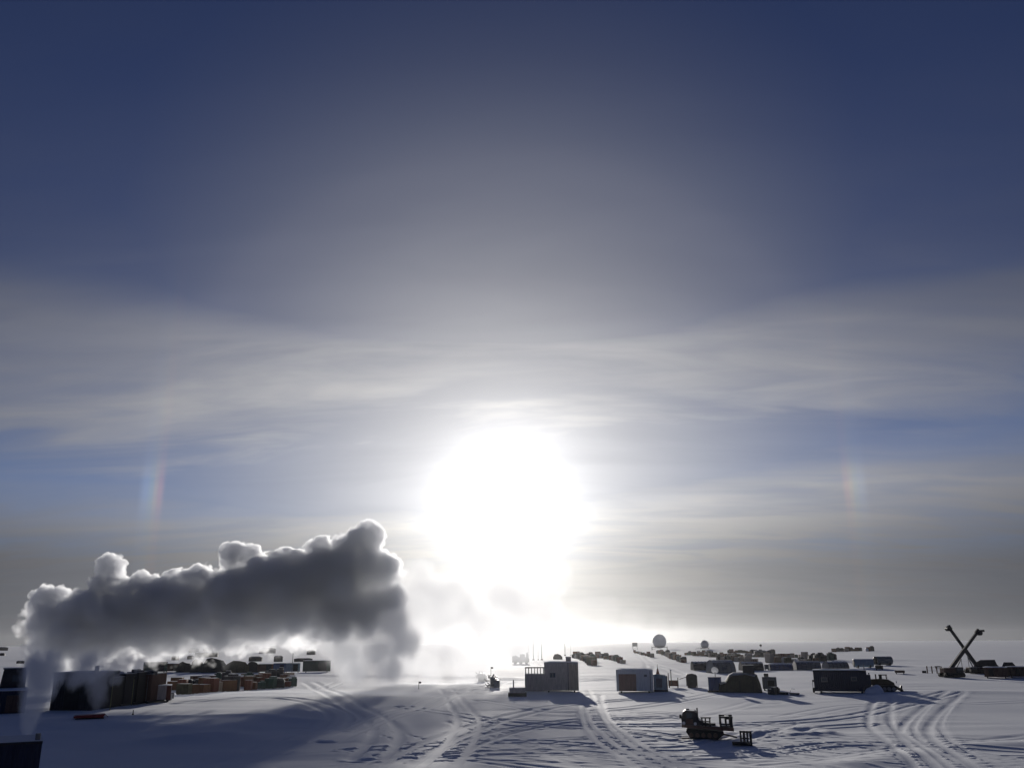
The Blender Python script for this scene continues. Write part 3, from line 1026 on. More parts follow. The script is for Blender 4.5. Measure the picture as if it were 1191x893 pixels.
# ------------------------------------------------------------------ arch huts and tanks
def arch_hut(label, rect, depth_f=1.0, yaw=0.55, cover='cover', end='dark', name='arch_hut', cat='arch hut', flat=1.0, door=True):
    p, w, h, _ = fit(*rect)
    L = w * 0.92
    rr = h
    hw = max(h * 1.05, w * .24)
    t = thing(name, label, cat, p, yaw_to_cam(p) + yaw, 'arched huts and covered loads on the snow')
    n = 14
    b = bmesh.new()
    prof = [(hw * math.cos(math.pi * i / n), h * math.sin(math.pi * i / n) ** .8) for i in range(n + 1)]
    # axis along x, seen side-on and turned a little
    rows = [[b.verts.new((x, y_ + hw, z_)) for y_, z_ in prof] for x in np.linspace(-L / 2, L / 2, 6)]
    for r0, r1 in zip(rows[:-1], rows[1:]):
        for i in range(n):
            b.faces.new((r0[i], r0[i + 1], r1[i + 1], r1[i]))
    b.faces.new(rows[0][::-1]); b.faces.new(rows[-1])
    b.faces.new([r_[0] for r_ in rows] + [r_[-1] for r_ in rows[::-1]])
    bmesh.ops.recalc_face_normals(b, faces=b.faces)
    m = MB(); m._add(b); m.build('cover', cover, t)
    for x in np.linspace(-L / 2 + .15, L / 2 - .15, 6):
        ribs = MB()
        for i in range(n):
            a, c = prof[i], prof[i + 1]
            ribs.beam((x, a[0] * 1.012 + hw, a[1] * 1.012), (x, c[0] * 1.012 + hw, c[1] * 1.012), .08, .05)
        ribs.build('hoop_rib', end, t)
    e = MB().prism([(y_ * .985, z_ * .985) for y_, z_ in prof], 0, .08)
    eo = e.build('end_wall', end, t)
    eo.data.transform(Matrix.Translation((L / 2 + .09, 0, 0)) @ Matrix(((0, -1, 0, 0), (1, 0, 0, hw), (0, 0, 1, 0), (0, 0, 0, 1))))
    if door:
        MB().box((L / 2 + .12, hw, h * .34), (.06, min(.9, hw * .6), h * .66)).build('door', 'black', eo)
    return t


arch_hut('low dark arched hut, first of the arch row from the pale shed', (806, 828, 769, 779.5), cover='dark', yaw=.2)
arch_hut('blue grey arched hut with dark end behind the dish antenna', (829.5, 858, 767.5, 783), yaw=.35)
arch_hut('dark arched hut behind the olive canvas cover', (862.5, 890, 769.5, 780), cover='dark', yaw=.25)
arch_hut('low blue tarped arch just past the olive canvas cover', (895, 924, 771.5, 779.5), cover='blue', yaw=.2)
arch_hut('broad dark arched hut left of navy container top', (925.5, 957, 768.5, 779.5), cover='cover', yaw=.25)
arch_hut('grey arched hut with round dark end above navy container', (962, 991, 769, 778.5), cover='grey', yaw=.55)


def tank(label, rect, yaw):
    p, w, h, _ = fit(*rect)
    t = thing('storage_tank', label, 'tank', p, yaw_to_cam(p) + yaw, 'cylindrical tanks on the snow')
    r_ = h * .46
    L = w * .9
    MB().tube((-L / 2, r_, h - r_), (L / 2, r_, h - r_), r_, n=28).build('shell', 'lightblue' if yaw < .5 else 'cover', t, smooth=False)
    MB().tube((L / 2, r_, h - r_), (L / 2 + .12, r_, h - r_), r_ * .97, r_ * .8, n=28).build('end_cap', 'black', t)
    MB().tube((-L / 2 - .12, r_, h - r_), (-L / 2, r_, h - r_), r_ * .8, r_ * .97, n=28).build('end_cap', 'black', t)
    for x in (-.32, .32):
        MB().box((x * L, r_, (h - r_) * .3), (.3, r_ * 1.7, (h - r_) * .6)).build('saddle', 'black', t)
    return t


tank('long pale blue cylinder tank lying behind navy container', (993.5, 1019, 766, 778.5), .3)
tank('dark-ended cylinder tank, farthest of the two lying tanks', (1018.5, 1042.5, 763, 774), .6)
t, w, h, d = box_hut('dark_locker', 'small dark locker box in front of the lying tanks', 'locker', (1018.5, 1027.5, 773.5, 780), 2.0, 'rustbox', roof=False, skids=True)
MB().box((0, -.03, h * .5), (w * .7, .05, h * .6)).build('door', 'black', t)
t, w, h, d = box_hut('brown_chest', 'flat brown chest alone on open snow beyond the bulldozer', 'chest', (1041.5, 1052.5, 779.8, 784.3), 1.6, 'rustbox', rib=False, roof=False, skids=True)
MB().box((0, .8, h + .06), (w * 1.03, 1.65, .12)).build('lid', 'brown', t)
t, w, h, d = box_hut('small_chest', 'tiny dark chest by the wire fence left of crossed booms', 'chest', (1073, 1077.5, 780.2, 783.2), 1.2, 'dark', rib=False, roof=False, skids=False)
MB().box((0, .6, h + .06), (w * 1.05, 1.3, .12)).build('lid', 'black', t)
t, w, h, d = box_hut('grey_cabinet', 'small grey cabinet between two arched huts', 'cabinet', (889.5, 894.5, 772.5, 779.5), 1.6, 'grey', rib=False, roof=False)
MB().box((0, -.04, h * .5), (w * .7, .05, h * .6)).build('door', 'cover', t)


# ------------------------------------------------------------------ radomes and tower
def radome(label, ball_px, ball_py, r_px, base_py, deck, stairs):
    p = gp(ball_px, base_py)
    z = gz(p.x, p.y)
    c = at_y(ball_px, ball_py, p.y)
    k = (c - Vector((0, 0, H))).length / (FPX / math.cos(0) ) * 1.04
    r = r_px * k
    t = thing('radome', label, 'radome', (p.x, p.y, z), yaw_to_cam(p), 'radomes on the skyline')
    cz = c.z - z
    zd = cz - r * .78
    sh = MB().sphere((0, 0, cz), r, 3)
    dome = sh.build('dome', 'radome', t)
    MB().tube((0, 0, zd), (0, 0, zd + r * .3), r * .72, n=20).build('collar', 'steel', dome)
    x0, x1 = (deck[0] - ball_px) * k, (deck[1] - ball_px) * k
    MB().box(((x0 + x1) / 2, 0, zd - .2), (x1 - x0, r * 2.2, .45)).build('platform', 'grey', t)
    for x in (x0 + .3, x1 - .3):
        for y in (-r * .95, r * .95):
            MB().box((x, y, zd / 2 - .2), (.45, .45, zd)).build('leg', 'black', t)
    br = MB()
    br.beam((x0 + .3, -r * .95, .3), ((x0 + x1) / 2, -r * .95, zd - .4), .18, .18)
    br.build('brace', 'black', t)
    rail = MB()
    for x in np.linspace(x0, x1, 6):
        rail.box((x, -r * 1.08, zd + .5), (.1, .1, 1.0))
    rail.box(((x0 + x1) / 2, -r * 1.08, zd + 1.0), (x1 - x0, .09, .09))
    rail.build('railing', 'black', t)
    if stairs:
        xs = (stairs - ball_px) * k
        st = MB().beam((xs, -r * .6, 0), (x0, -r * .6, zd - .1), .9, .3)
        st.beam((xs, -r * 1.0, .9), (x0, -r * 1.0, zd + .9), .08, .08)
        st.build('stairs', 'grey', t)
    return t


radome('large white radome ball on a legged steel platform at the skyline', 767.5, 745.5, 7.3, 756, (759, 775.5), None)
radome('smaller radome with a stair on its platform, right of the large one', 820, 749, 4.3, 756.5, (815.5, 824.5), 810)

p, w, h, _ = fit(736, 741.5, 747, 756)
t = thing('lookout_tower', 'small boxy lookout tower on legs left of the large radome', 'tower', p, yaw_to_cam(p))
MB().box((0, w / 2, h * .72), (w, w, h * .5), bev=.05).build('cabin', 'grey', t)
MB().box((0, w / 2, h * .985), (w * 1.1, w * 1.1, .18)).build('roof', 'dark', t)
for x in (-.42, .42):
    for y in (.1, .9):
        MB().box((x * w, y * w, h * .24), (.3, .3, h * .48)).build('leg', 'black', t)
MB().beam((-.42 * w, .05 * w, .1), (.42 * w, .05 * w, h * .45), .15, .15).build('brace', 'black', t)

# antenna masts behind the workshop
for i, (px, top, base, lab) in enumerate(((615.2, 735, 768, 'thin grey antenna mast, leftmost of the skyline masts'),
                                        (620.5, 733, 768, 'dark slim antenna mast, second from the left of the skyline masts'),
                                        (630.2, 733, 768, 'dark slim antenna mast standing alone left of the dark covered load'),
                                        (657.2, 735, 762, 'antenna mast standing behind the workshop roof box'),
                                        (664, 737, 762, 'faint thin antenna mast right of the one behind the roof box'),
                                        (626, 737, 768, 'faint thin antenna mast between two darker ones'))):
    p = gp(px, base)
    z = gz(p.x, p.y)
    tz = at_y(px, top, p.y).z - z
    r_ = .2 if i in (1, 2, 3) else .09
    t = thing('antenna_mast', lab, 'mast', (p.x, p.y, z), 0, 'antenna masts on the skyline')
    MB().tube((0, 0, 0), (0, 0, tz), r_, r_ * .7, n=8).build('shaft', 'steel', t)
    MB().tube((0, 0, 0), (0, 0, .5), r_ * 3, r_ * 2, n=8).build('footing', 'black', t)
    gy = MB()
    for a in (0.4, 2.5, 4.6):
        gy.tube((0, 0, tz * .8), (math.cos(a) * tz * .25, math.sin(a) * tz * .25, .02), .012, n=4)
    gy.build('guy_wires', 'steel', t)

# dark sphere far out
p, w, h, _ = fit(883, 887, 749, 754)
t = thing('buoy_marker', 'tiny dark ball marker far out on the open snow', 'marker', p)
MB().sphere((0, 0, h * .72), h * .34, 3).build('ball', 'dark', t, smooth=True)
MB().tube((0, 0, 0), (0, 0, h * .4), .12, n=8).build('stem', 'black', t)


# ------------------------------------------------------------------ crossed crane booms
def crane(label, base_px, base_py, head, body, dy, mat):
    p = gp((body[0] + body[1]) / 2, base_py)
    p = Vector((p.x * (p.y + dy) / p.y, p.y + dy, 0))
    z = gz(p.x, p.y)
    t = thing('crane', label, 'crane', (p.x, p.y, z), 0, 'cranes with raised booms')
    k = p.y / FPX * 1.045
    mid = (body[0] + body[1]) / 2
    def X(px): return (px - mid) * k
    def Z(py): return at_y(mid, py, p.y).z - z
    bw = (body[1] - body[0]) * k
    for y in (-1.3, 1.3):
        tr = MB().prism([(-bw * .5, .5), (-bw * .46, .1), (bw * .46, .1), (bw * .5, .5), (bw * .46, 1.0), (-bw * .46, 1.0)], y - .4, y + .4).build('track', 'rubber', t)
        for xx in np.linspace(-bw * .4, bw * .4, 5):
            MB().tube((xx, y - .44, .52), (xx, y + .44, .52), .34, n=12).build('road_wheel', 'black', tr)
    topz = Z(body[2])
    MB().box((0, 0, (1.0 + topz) / 2), (bw * .9, 2.2, topz - 1.0), bev=.12).build('house', mat, t)
    s = 1 if head[0] > base_px else -1
    cbn = MB().box((s * bw * .28, -1.0, topz * .75), (bw * .36, 1.0, topz * .62), bev=.1).build('cab', 'dark', t)
    MB().box((s * bw * .28, -1.52, topz * .86), (bw * .26, .04, topz * .25)).build('window', 'glass', cbn)
    a = Vector((X(base_px), 0, Z(base_py - 6)))
    e = Vector((X(head[0]), 0, Z(head[1])))
    d = e - a
    mb = MB().beam(a, a + d * .55, .66, .72)
    bo = mb.build('boom', 'dark', t)
    MB().beam(a + d * .55, e, .5, .56).build('boom_extension', 'dark', bo)
    hd = MB().box(e, (1.1, .7, .9), ry=-math.atan2(d.z, d.x), bev=.1)
    if s > 0:
        hd.beam(e + Vector((0, 0, .1)), e + Vector((1.5, 0, .2)), .35, .45)
    hd.tube(e + Vector((s * .3, -.6, -.3)), e + Vector((s * .3, .6, -.3)), .5, n=14)
    hd.build('boom_head', 'black', bo)
    MB().beam(a + Vector((s * bw * .25, 0, -.3)), a + d * .38 + Vector((s * .3, 0, -.5)), .2, .2).build('lift_cylinder', 'steel', t)
    c = a + d * .42
    cab_ = MB().tube(c + Vector((0, .1, -.6)), (c.x, .1, 1.2), .05, n=6)
    cab_.box((c.x, .1, 1.1), (.3, .3, .5))
    cab_.build('hoist_cable', 'black', t)
    return t


crane('crane whose dark boom leans right, crossing the other boom', 1104, 787, (1141.5, 734.5), (1096.5, 1118, 776), 0, 'rustbox')
crane('crane whose dark boom leans left, standing by the long brown wall', 1141, 786, (1114.5, 729.5), (1127, 1148, 775.5), 9, 'rustbox')

# long low row at the right edge
t, w, h, d = box_hut('long_container', 'long dark red container running off beside the cranes', 'container', (1146, 1172, 775, 787.5), 3.0, 'rustbox', roof=True, group='long containers by the cranes')
MB().box((-w * .2, -.03, h * .5), (w * .2, .05, h * .6)).build('door', 'black', t)
t, w, h, d = box_hut('long_container', 'dark red container farthest right behind the second crane', 'container', (1172.5, 1215, 774.5, 787.3), 3.0, 'rustbox', roof=True, group='long containers by the cranes')
MB().box((-w * .2, -.03, h * .5), (w * .1, .05, h * .6)).build('door', 'black', t)
p, w, h, _ = fit(1143, 1172, 767.5, 785.5)
t = thing('tarped_load', 'dark humped tarped load behind the long red container', 'tarped load', p + Vector((1.5, 6, 0)), yaw_to_cam(p))
MB().prism([(-w * .5, 0), (w * .5, 0), (w * .5, h * .5), (w * .42, h * .66), (w * .36, h), (-.2 * w, h * .98), (-.36 * w, h * .85), (-w * .5, h * .6)], 0, 4).build('tarp', 'dark', t)
for x in (-.25, .1, .3):
    MB().box((x * w, -.04, h * .42), (.14, .08, h * .8)).build('tie_strap', 'black', t)
p, w, h, _ = fit(1184, 1200, 770.5, 786)
t = thing('tarped_load', 'small dark tarped load at the far right edge', 'tarped load', p + Vector((0, 6, 0)), yaw_to_cam(p))
MB().prism([(-w * .5, 0), (w * .5, 0), (w * .5, h * .7), (w * .3, h), (-.3 * w, h), (-w * .5, h * .6)], 0, 3).build('tarp', 'dark', t)
MB().box((0, -.04, h * .4), (.14, .08, h * .75)).build('tie_strap', 'black', t)
# fence left of the cranes
a, b_ = gp(1079, 783.5), gp(1096, 784)
t = thing('wire_fence', 'short thin post and wire fence left of the crossed booms', 'fence', (a.x, a.y, gz(a.x, a.y)))
dv = b_ - a
for i in range(4):
    q = dv * (i / 3)
    MB().box((q.x, q.y, .8), (.2, .2, 1.7)).build('post', 'brown', t)
wr = MB()
for zz in (.6, 1.5):
    wr.beam((0, 0, zz), (dv.x, dv.y, zz), .05, .05)
wr.build('wire', 'steel', t)
t, w, h, d = box_hut('site_box', 'small dark site box on the snow behind the wire fence', 'box', (1088, 1094, 775, 778), 2.0, 'dark', rib=False, roof=False)
MB().box((0, 1, h + .08), (w * 1.1, 2.2, .15)).build('lid', 'black', t)


# ------------------------------------------------------------------ crates
def crate_mesh(seed, kind):
    rr = random.Random(seed)
    w, d, h = rr.uniform(1.0, 1.5), rr.uniform(1.0, 1.4), rr.uniform(.75, 1.5)
    m = MB()
    m.box((0, 0, .14 + h / 2), (w, d, h), bev=.02)
    if kind == 'crate':
        for x in (-.5, 0, .5):
            m.box((x * (w - .08), -d / 2 - .014, .14 + h / 2), (.09, .03, h - .02))
            m.box((x * (w - .08), d / 2 + .014, .14 + h / 2), (.09, .03, h - .02))
        for z in (.2, .1 + h):
            m.box((0, -d / 2 - .029, z), (w, .03, .09))
            m.box((0, d / 2 + .029, z), (w, .03, .09))
    elif kind == 'wrap':
        m.box((rr.uniform(-.2, .2), 0, .14 + h + .1), (w * .6, d * .7, .25), bev=.08)
    elif kind == 'drum':
        m.b.free(); m = MB()
        for x, y in ((-.32, -.32), (.32, -.32), (-.32, .32), (.32, .32)):
            m.tube((x, y, .14), (x, y, 1.03), .29, n=14)
            m.tube((x, y, .42), (x, y, .45), .305, n=14)
            m.tube((x, y, .73), (x, y, .76), .305, n=14)
    for y in (-.42, 0, .42):
        m.box((0, y * d, .1), (w, .1, .075))
    for x in (-.4, 0, .4):
        m.box((x * w, 0, .03), (.1, d * .95, .058))
    return m


KINDS = [('crate', 'brown', 'brown wooden crate'), ('crate', 'plylite', 'pale plywood crate'), ('wrap', 'dark', 'dark tarped pallet'),
         ('wrap', 'white', 'white wrapped pallet'), ('drum', 'grey', 'grey drum pallet'), ('crate', 'redbrown', 'red brown crate'),
         ('crate', 'olive', 'olive painted crate'), ('wrap', 'green', 'green wrapped pallet')]
PROTO = {}
ORD = ['first', 'second', 'third', 'fourth', 'fifth', 'sixth', 'seventh', 'eighth', 'ninth', 'tenth', 'eleventh', 'twelfth', 'thirteenth', 'fourteenth', 'fifteenth',
       'sixteenth', 'seventeenth', 'eighteenth', 'nineteenth', 'twentieth', 'twenty-first', 'twenty-second', 'twenty-third', 'twenty-fourth', 'twenty-fifth', 'twenty-sixth', 'twenty-seventh', 'twenty-eighth', 'twenty-ninth', 'thirtieth']
BOXC = {'crate': ('cargo_crate', 'crate'), 'wrap': ('pallet_load', 'pallet load'), 'drum': ('drum_pallet', 'drum pallet')}


def cargo(place, where, group, cells, weights, rnd, smin=.85, smax=1.35, snowcap=False):
    """one object per crate; cells are ground points ordered from the photo's left to its right"""
    count = {}
    for (x, y) in cells:
        k = rnd.choices(range(len(KINDS)), weights)[0]
        shape, mat, desc = KINDS[k]
        v = rnd.randrange(4)
        key = (k, v)
        nm, cat = BOXC[shape]
        if key not in PROTO:
            o = crate_mesh(k * 17 + v, shape).build(nm, mat)
            PROTO[key] = o
        else:
            o = PROTO[key].copy()
            COL.objects.link(o)
        i = count.get(k, 0)
        count[k] = i + 1
        o.location = (x, y, gz(x, y) - .01)
        s = rnd.uniform(smin, smax)
        o.scale = (s * rnd.uniform(.9, 1.25), s, s * rnd.uniform(.8, 1.15))
        o.rotation_euler = (0, 0, rnd.gauss(0, .5) + place)
        tag(o, ORD[i] + ' ' + desc + ' from the left ' + where, cat, group)


rn = random.Random(21)


def scatter(poly_rows, rnd, jx=1.2, jy=.35):
    """rows: (x0, y0, x1, y1, n) in photo pixels -> ground points without overlap, left to right"""
    pts = []
    for x0, y0, x1, y1, n in poly_rows:
        for i in range(n):
            f = (i + .5) / n
            px = x0 + (x1 - x0) * f + rnd.uniform(-jx, jx)
            py = y0 + (y1 - y0) * f + rnd.uniform(-jy, jy)
            g_ = gp(px, py)
            if all((g_.x - a) ** 2 + (g_.y - b) ** 2 > 1.5 ** 2 for a, b, _ in pts):
                pts.append((g_.x, g_.y, px))
    pts.sort(key=lambda t_: t_[2])
    return [(a, b) for a, b, _ in pts]


# left cargo lines beyond the dark sheds
cells = scatter([(212, 806.5, 342, 797, 26)], rn)
cargo(0.1, 'in the nearest left cargo line', 'cargo in the left storage lines', cells, [5, 1.2, 2, 1.3, .8, 4, 1.5, 1], rn, 1.0, 1.6)
cells = scatter([(200, 801, 342, 795, 28)], rn)
cargo(0.1, 'in the second left cargo line', 'cargo in the left storage lines', cells, [5, 1.2, 2, 1, .8, 4, 1.5, 1], rn, 1.0, 1.6)
cells = scatter([(203, 796.5, 338, 792.5, 26)], rn)
cargo(0.1, 'in the third left cargo line', 'cargo in the left storage lines', cells, [5, 1, 2, 1, .8, 3, 1.5, 1], rn, .95, 1.5)
cells = scatter([(240, 791.5, 332, 789.5, 18)], rn)
cargo(0.1, 'in the rearmost left cargo line', 'cargo in the left storage lines', cells, [5, 1, 2, .6, .8, 3, 1.5, 1], rn, .9, 1.4)
# far cargo lines towards the radomes
FG = 'cargo in the long skyline storage lines'
W = [3, 1.5, 4, .5, 2, 2, 2, 1]
cargo(.2, 'in the short line below the lookout tower', FG, scatter([(737, 758.5, 759, 765, 11)], rn, .8, .3), W, rn, .9, 1.5)
cargo(.2, 'in the slanting line below the large radome', FG, scatter([(764, 759, 797, 771, 20), (768, 759, 790, 766, 9)], rn, .8, .4), W, rn, 1.0, 1.7)
cargo(.0, 'in the line between the large and smaller radome', FG, scatter([(797, 762, 835, 764, 12), (800, 759.5, 830, 761, 9)], rn, .8, .4), W, rn, 1.0, 1.6)
cargo(.0, 'in the front line below the smaller radome', FG, scatter([(835, 768, 880, 769, 22)], rn, .8, .4), [3, 4, 3, 1.2, 2, 2, 2, 1], rn, 1.1, 1.8)
cargo(.0, 'in the middle line behind the arch row', FG, scatter([(838, 763.5, 905, 765, 26)], rn, .8, .4), [3, 3, 3, .6, 2, 2, 2, 1], rn, 1.0, 1.5)
cargo(.0, 'in the rear line right of the smaller radome', FG, scatter([(846, 759.5, 900, 761, 16)], rn, .8, .3), W, rn, 1.2, 1.9)
cargo(.0, 'in the front line before the navy container', FG, scatter([(894, 769.5, 935, 770, 14)], rn, .8, .4), [2, 5, 2, 1.4, 2, 2, 1, 1], rn, 1.1, 1.8)
cargo(.0, 'in the rear line left of the lying tanks', FG, scatter([(900, 764.5, 955, 766, 22)], rn, .8, .4), [3, 4, 3, .6, 2, 2, 2, 1], rn, 1.0, 1.5)
cargo(.0, 'in the low line beside the arch row', FG, scatter([(930, 769.5, 972, 768, 11)], rn, .8, .3), W, rn, 1.1, 1.7)
# slanting rows either side of the antenna masts
cargo(.5, 'in the dark slanting row behind the workshop', 'cargo in rows behind the workshop', scatter([(667, 763.5, 692, 774, 12), (669, 762.5, 690, 770, 9)], rn, .6, .3), [1, .3, 6, .2, 2, 1, 2, 1], rn, 1.3, 2.1)
cargo(.5, 'in the pale slanting row behind the pale shed', 'cargo in rows behind the workshop', scatter([(696, 764, 725, 771.5, 13), (694, 763, 702, 765, 4)], rn, .6, .3), [4, 3, 2, .3, 1, 3, 2, 1], rn, 1.1, 1.8)
cargo(.0, 'in the little group at the far horizon', 'cargo at the far horizon', scatter([(968, 758.6, 990, 757.5, 5), (984, 757.5, 1003, 757.5, 5), (1006, 758, 1016, 757.6, 3)], rn, .6, .1), W, rn, 1.2, 2.2)


# ------------------------------------------------------------------ things near the sun
p, w, h, _ = fit(596, 615.5, 759, 772)
t = thing('dark_loader', 'dark boxy loader with a cab window left of the antenna masts', 'loader', p, yaw_to_cam(p))
MB().prism([(-w * .5, .6), (w * .5, .6), (w * .46, h * .5), (w * .42, h), (w * .33, h), (w * .3, h * .62), (-w * .1, h * .62), (-w * .3, h * .8), (-w * .5, h * .7)], 0, 2.6).build('body', 'dark', t)
MB().box((w * .1, 1.3, h * .74), (w * .3, 1.8, h * .3), bev=.08).build('cab', 'black', t)
for x in (-.32, .0, .32):
    for y in (.1, 2.5):
        MB().tube((x * w, y - .25, .65), (x * w, y + .25, .65), .64, n=16).build('wheel', 'rubber', t)
MB().tube((w * .38, 1.3, h * .8), (w * .38, 1.3, h * 1.08), .12, n=8).build('exhaust_stack', 'black', t)
p, w, h, _ = fit(643.5, 654, 760, 767)
t = thing('covered_load', 'dark rounded covered load just above the workshop roof', 'covered load', p, yaw_to_cam(p))
MB().prism([(-w * .5, .1), (w * .5, .1), (w * .5, h * .45), (w * .3, h * .8), (0, h), (-.34 * w, h * .92), (-w * .5, h * .4)], 0, 3).build('tarp', 'dark', t)
for x in (-.25, .2):
    MB().box((x * w, -.04, h * .4), (.14, .08, h * .7)).build('tie_strap', 'black', t)

# pipe rack / scrap heap below the sun
rr = random.Random(17)
for i, (x0, x1, tp, bs, lab) in enumerate(((556, 568, 780, 791, 'tangled steel scrap stack below the sun glow'), (566, 580, 784, 798, 'low steel scrap stack on the snow left of the loading sled'))):
    p, w, h, _ = fit(x0, x1, tp, bs)
    m = MB()
    for k in range(26):
        a = Vector((rr.uniform(-.5, .5) * w, rr.uniform(0, 2), rr.uniform(.05, .8) * h))
        e = a + Vector((rr.uniform(-1.2, 1.2), rr.uniform(-.6, .6), rr.uniform(-.8, .8)))
        e.z = max(.05, e.z)
        m.beam(a, e, rr.uniform(.06, .2), rr.uniform(.06, .25))
    for k in range(5):
        hh = rr.uniform(.3, .8) * h
        m.box((rr.uniform(-.4, .4) * w, rr.uniform(.2, 1.6), hh / 2), (rr.uniform(.6, 1.2), .9, hh), rz=rr.uniform(0, 3))
    o = m.build('scrap_stack', 'steel')
    o.location = p
    tag(o, lab, 'scrap stack', 'scrap stacks below the sun')
pole_thing('marker_post', 'thin bent marker post in the scrap below the sun', 571, 775, 796, .05, 'black', 'post', 'black')
pole_thing('marker_post', 'small lone marker post on the bright snow below the steam', 487, 792, 800, .05, 'black', 'post', 'black')


# ------------------------------------------------------------------ left sheds and containers
t, w, h, d = box_hut('low_vent_building', 'dark flat-roofed vent building cut off by the bottom left corner', 'building', (-28, 36.5, 866, 921), 4.5, 'navy', rib=True, roof=False, skids=False)
MB().box((0, 2.2, h + .07), (w * 1.01, 4.5, .14)).build('roof', 'dark', t)
MB().tube((w * .42, .8, h), (w * .42, .8, h + .5), .14, n=12).build('vent_pipe', 'steel', t)
t, w, h, d = box_hut('dark_garage', 'dark garage block at the left edge with a snow ledge', 'garage', (-20, 24, 801, 832.5), 8, 'navy', rib=True, roof=True, skids=False, snowt=.22)
add_door(t, w * .2, w * .3, h * .7, 'rustbox', z0=.1)
p0 = t.location.copy()
q = at_y(14, 801, p0.y + 2.5)
t = thing('upper_cabin', 'dark slope-sided cabin on top of the left garage block', 'cabin', (q.x, p0.y + 2.5, p0.z + h + .05), t.rotation_euler.z)
ww = (at_y(30, 790, p0.y).x - at_y(3, 790, p0.y).x)
hh = at_y(14, 778, p0.y + 2.5).z - at_y(14, 799.5, p0.y + 2.5).z
MB().prism([(-ww * .5, 0), (ww * .5, 0), (ww * .45, hh), (-ww * .42, hh)], 0, 4.5).build('wall', 'dark', t)
MB().box((0, 2.2, hh + .05), (ww * .92, 4.6, .1)).build('roof', 'cover', t)
MB().box((ww * .1, -.03, hh * .5), (ww * .3, .05, hh * .35)).build('window', 'glass', t)
t, w, h, d = box_hut('dark_power_shed', 'dark power shed half hidden in steam behind the red sled', 'shed', (58, 104, 783, 828), 7, 'dark', rib=True, roof=False, skids=False, yaw=.0)
MB().box((0, -.04, h * .4), (w * .35, .06, h * .7)).build('door', 'black', t)
MB().box((0, 3.5, h + .08), (w * 1.02, 7.1, .16)).build('roof', 'grey', t)
MB().tube((w * .45, .9, h), (w * .45, .9, h + .9), .25, n=12).build('vent_pipe', 'steel', t)
lst = [(105, 129, 788, 824, 'black', 'black container, first of the dark stack right of the power shed'),
       (129, 143, 784, 822, 'dark', 'narrow dark container with white glints, second of the dark stack'),
       (143, 158, 782, 820, 'black', 'black tarped container, third of the dark stack'),
       (158, 174, 784, 818.5, 'rustbox', 'brown black container, fourth of the dark stack')]
for x0, x1, tp, bs, mt, lab in lst:
    t, w, h, d = box_hut('dark_container', lab, 'container', (x0 + .4, x1 - .4, tp, bs), 5, mt, rib=True, roof=False, skids=True, yaw=-.02, group='dark containers by the power shed')
    MB().box((0, 2.5, h + .05), (w * 1.0, 5.0, .1), bev=.03).build('lid', 'grey', t)
    MB().box((w * .2, -.05, h * .5), (.08, .1, h * .85)).build('lock_bar', 'steel', t)
    # ragged wrap over the top
    m = MB()
    for k in range(4):
        m.box((rr.uniform(-.38, .38) * w, rr.uniform(.2, 1.2), h + .12), (rr.uniform(.4, .9), rr.uniform(.6, 1.4), rr.uniform(.2, .8)), rz=rr.uniform(-.4, .4), bev=.08)
    m.build('top_wrap', 'white' if mt == 'dark' else 'dark', t)
t, w, h, d = box_hut('timber_crate', 'large olive brown timber crate at the end of the dark stack', 'crate', (175, 196.5, 796, 817), 3.2, 'plywood', rib=False, roof=True, skids=True, snowt=.12)
MB().box((w * .38, -.04, h * .5), (w * .22, .06, h * .85)).build('end_board', 'redbrown', t)
pole_thing('gate_post', 'stout red brown post standing behind the large timber crate', 178.5, 783, 815, .28, 'redbrown', 'post')
t, w, h, d = box_hut('blue_drum_box', 'small dark blue box on snow just above the timber crate', 'box', (185, 191, 788, 796), 1.5, 'navy', rib=False, roof=False)
MB().box((0, .75, h + .05), (w * 1.05, 1.6, .1)).build('lid', 'dark', t)
t, w, h, d = box_hut('brown_container', 'brown steel container rising behind the left cargo lines', 'container', (222, 248.5, 785, 795), 2.6, 'rustbox', rib=True, roof=True, skids=True, snowt=.1)
MB().box((w * .25, -.05, h * .5), (.08, .1, h * .8)).build('lock_bar', 'steel', t)
pole_thing('bamboo_flagpole', 'tall green bamboo flag pole in front of the dark stack', 127.5, 780, 827, .055, 'bamboo', 'flag pole', 'green')
pole_thing('bamboo_flagpole', 'slim bamboo flag pole farther along the dark stack', 152.5, 786, 821, .05, 'bamboo', 'flag pole', 'dark')
pole_thing('marker_post', 'small stub post on snow in front of the timber crate', 154.5, 825, 831, .06, 'black', 'post')
# red sled
p, w, h, _ = fit(88, 120, 830.5, 838)
t = thing('red_sled', 'dark red flat cargo sled lying on the shadowed snow', 'sled', p, yaw_to_cam(p, .06))
MB().prism([(-w * .5, h * .35), (w * .42, h * .3), (w * .5, h * .95), (w * .44, h * .98), (-w * .44, h * .85), (-w * .5, h * .7)], 0, 1.5).build('hull', 'red', t)
for y in (.2, 1.3):
    MB().box((0, y, h * .16), (w * .92, .12, h * .3)).build('runner', 'black', t)
MB().beam((w * .48, .75, h * .8), (w * .6, .7, h * .3), .06, .06).build('tow_bar', 'steel', t)

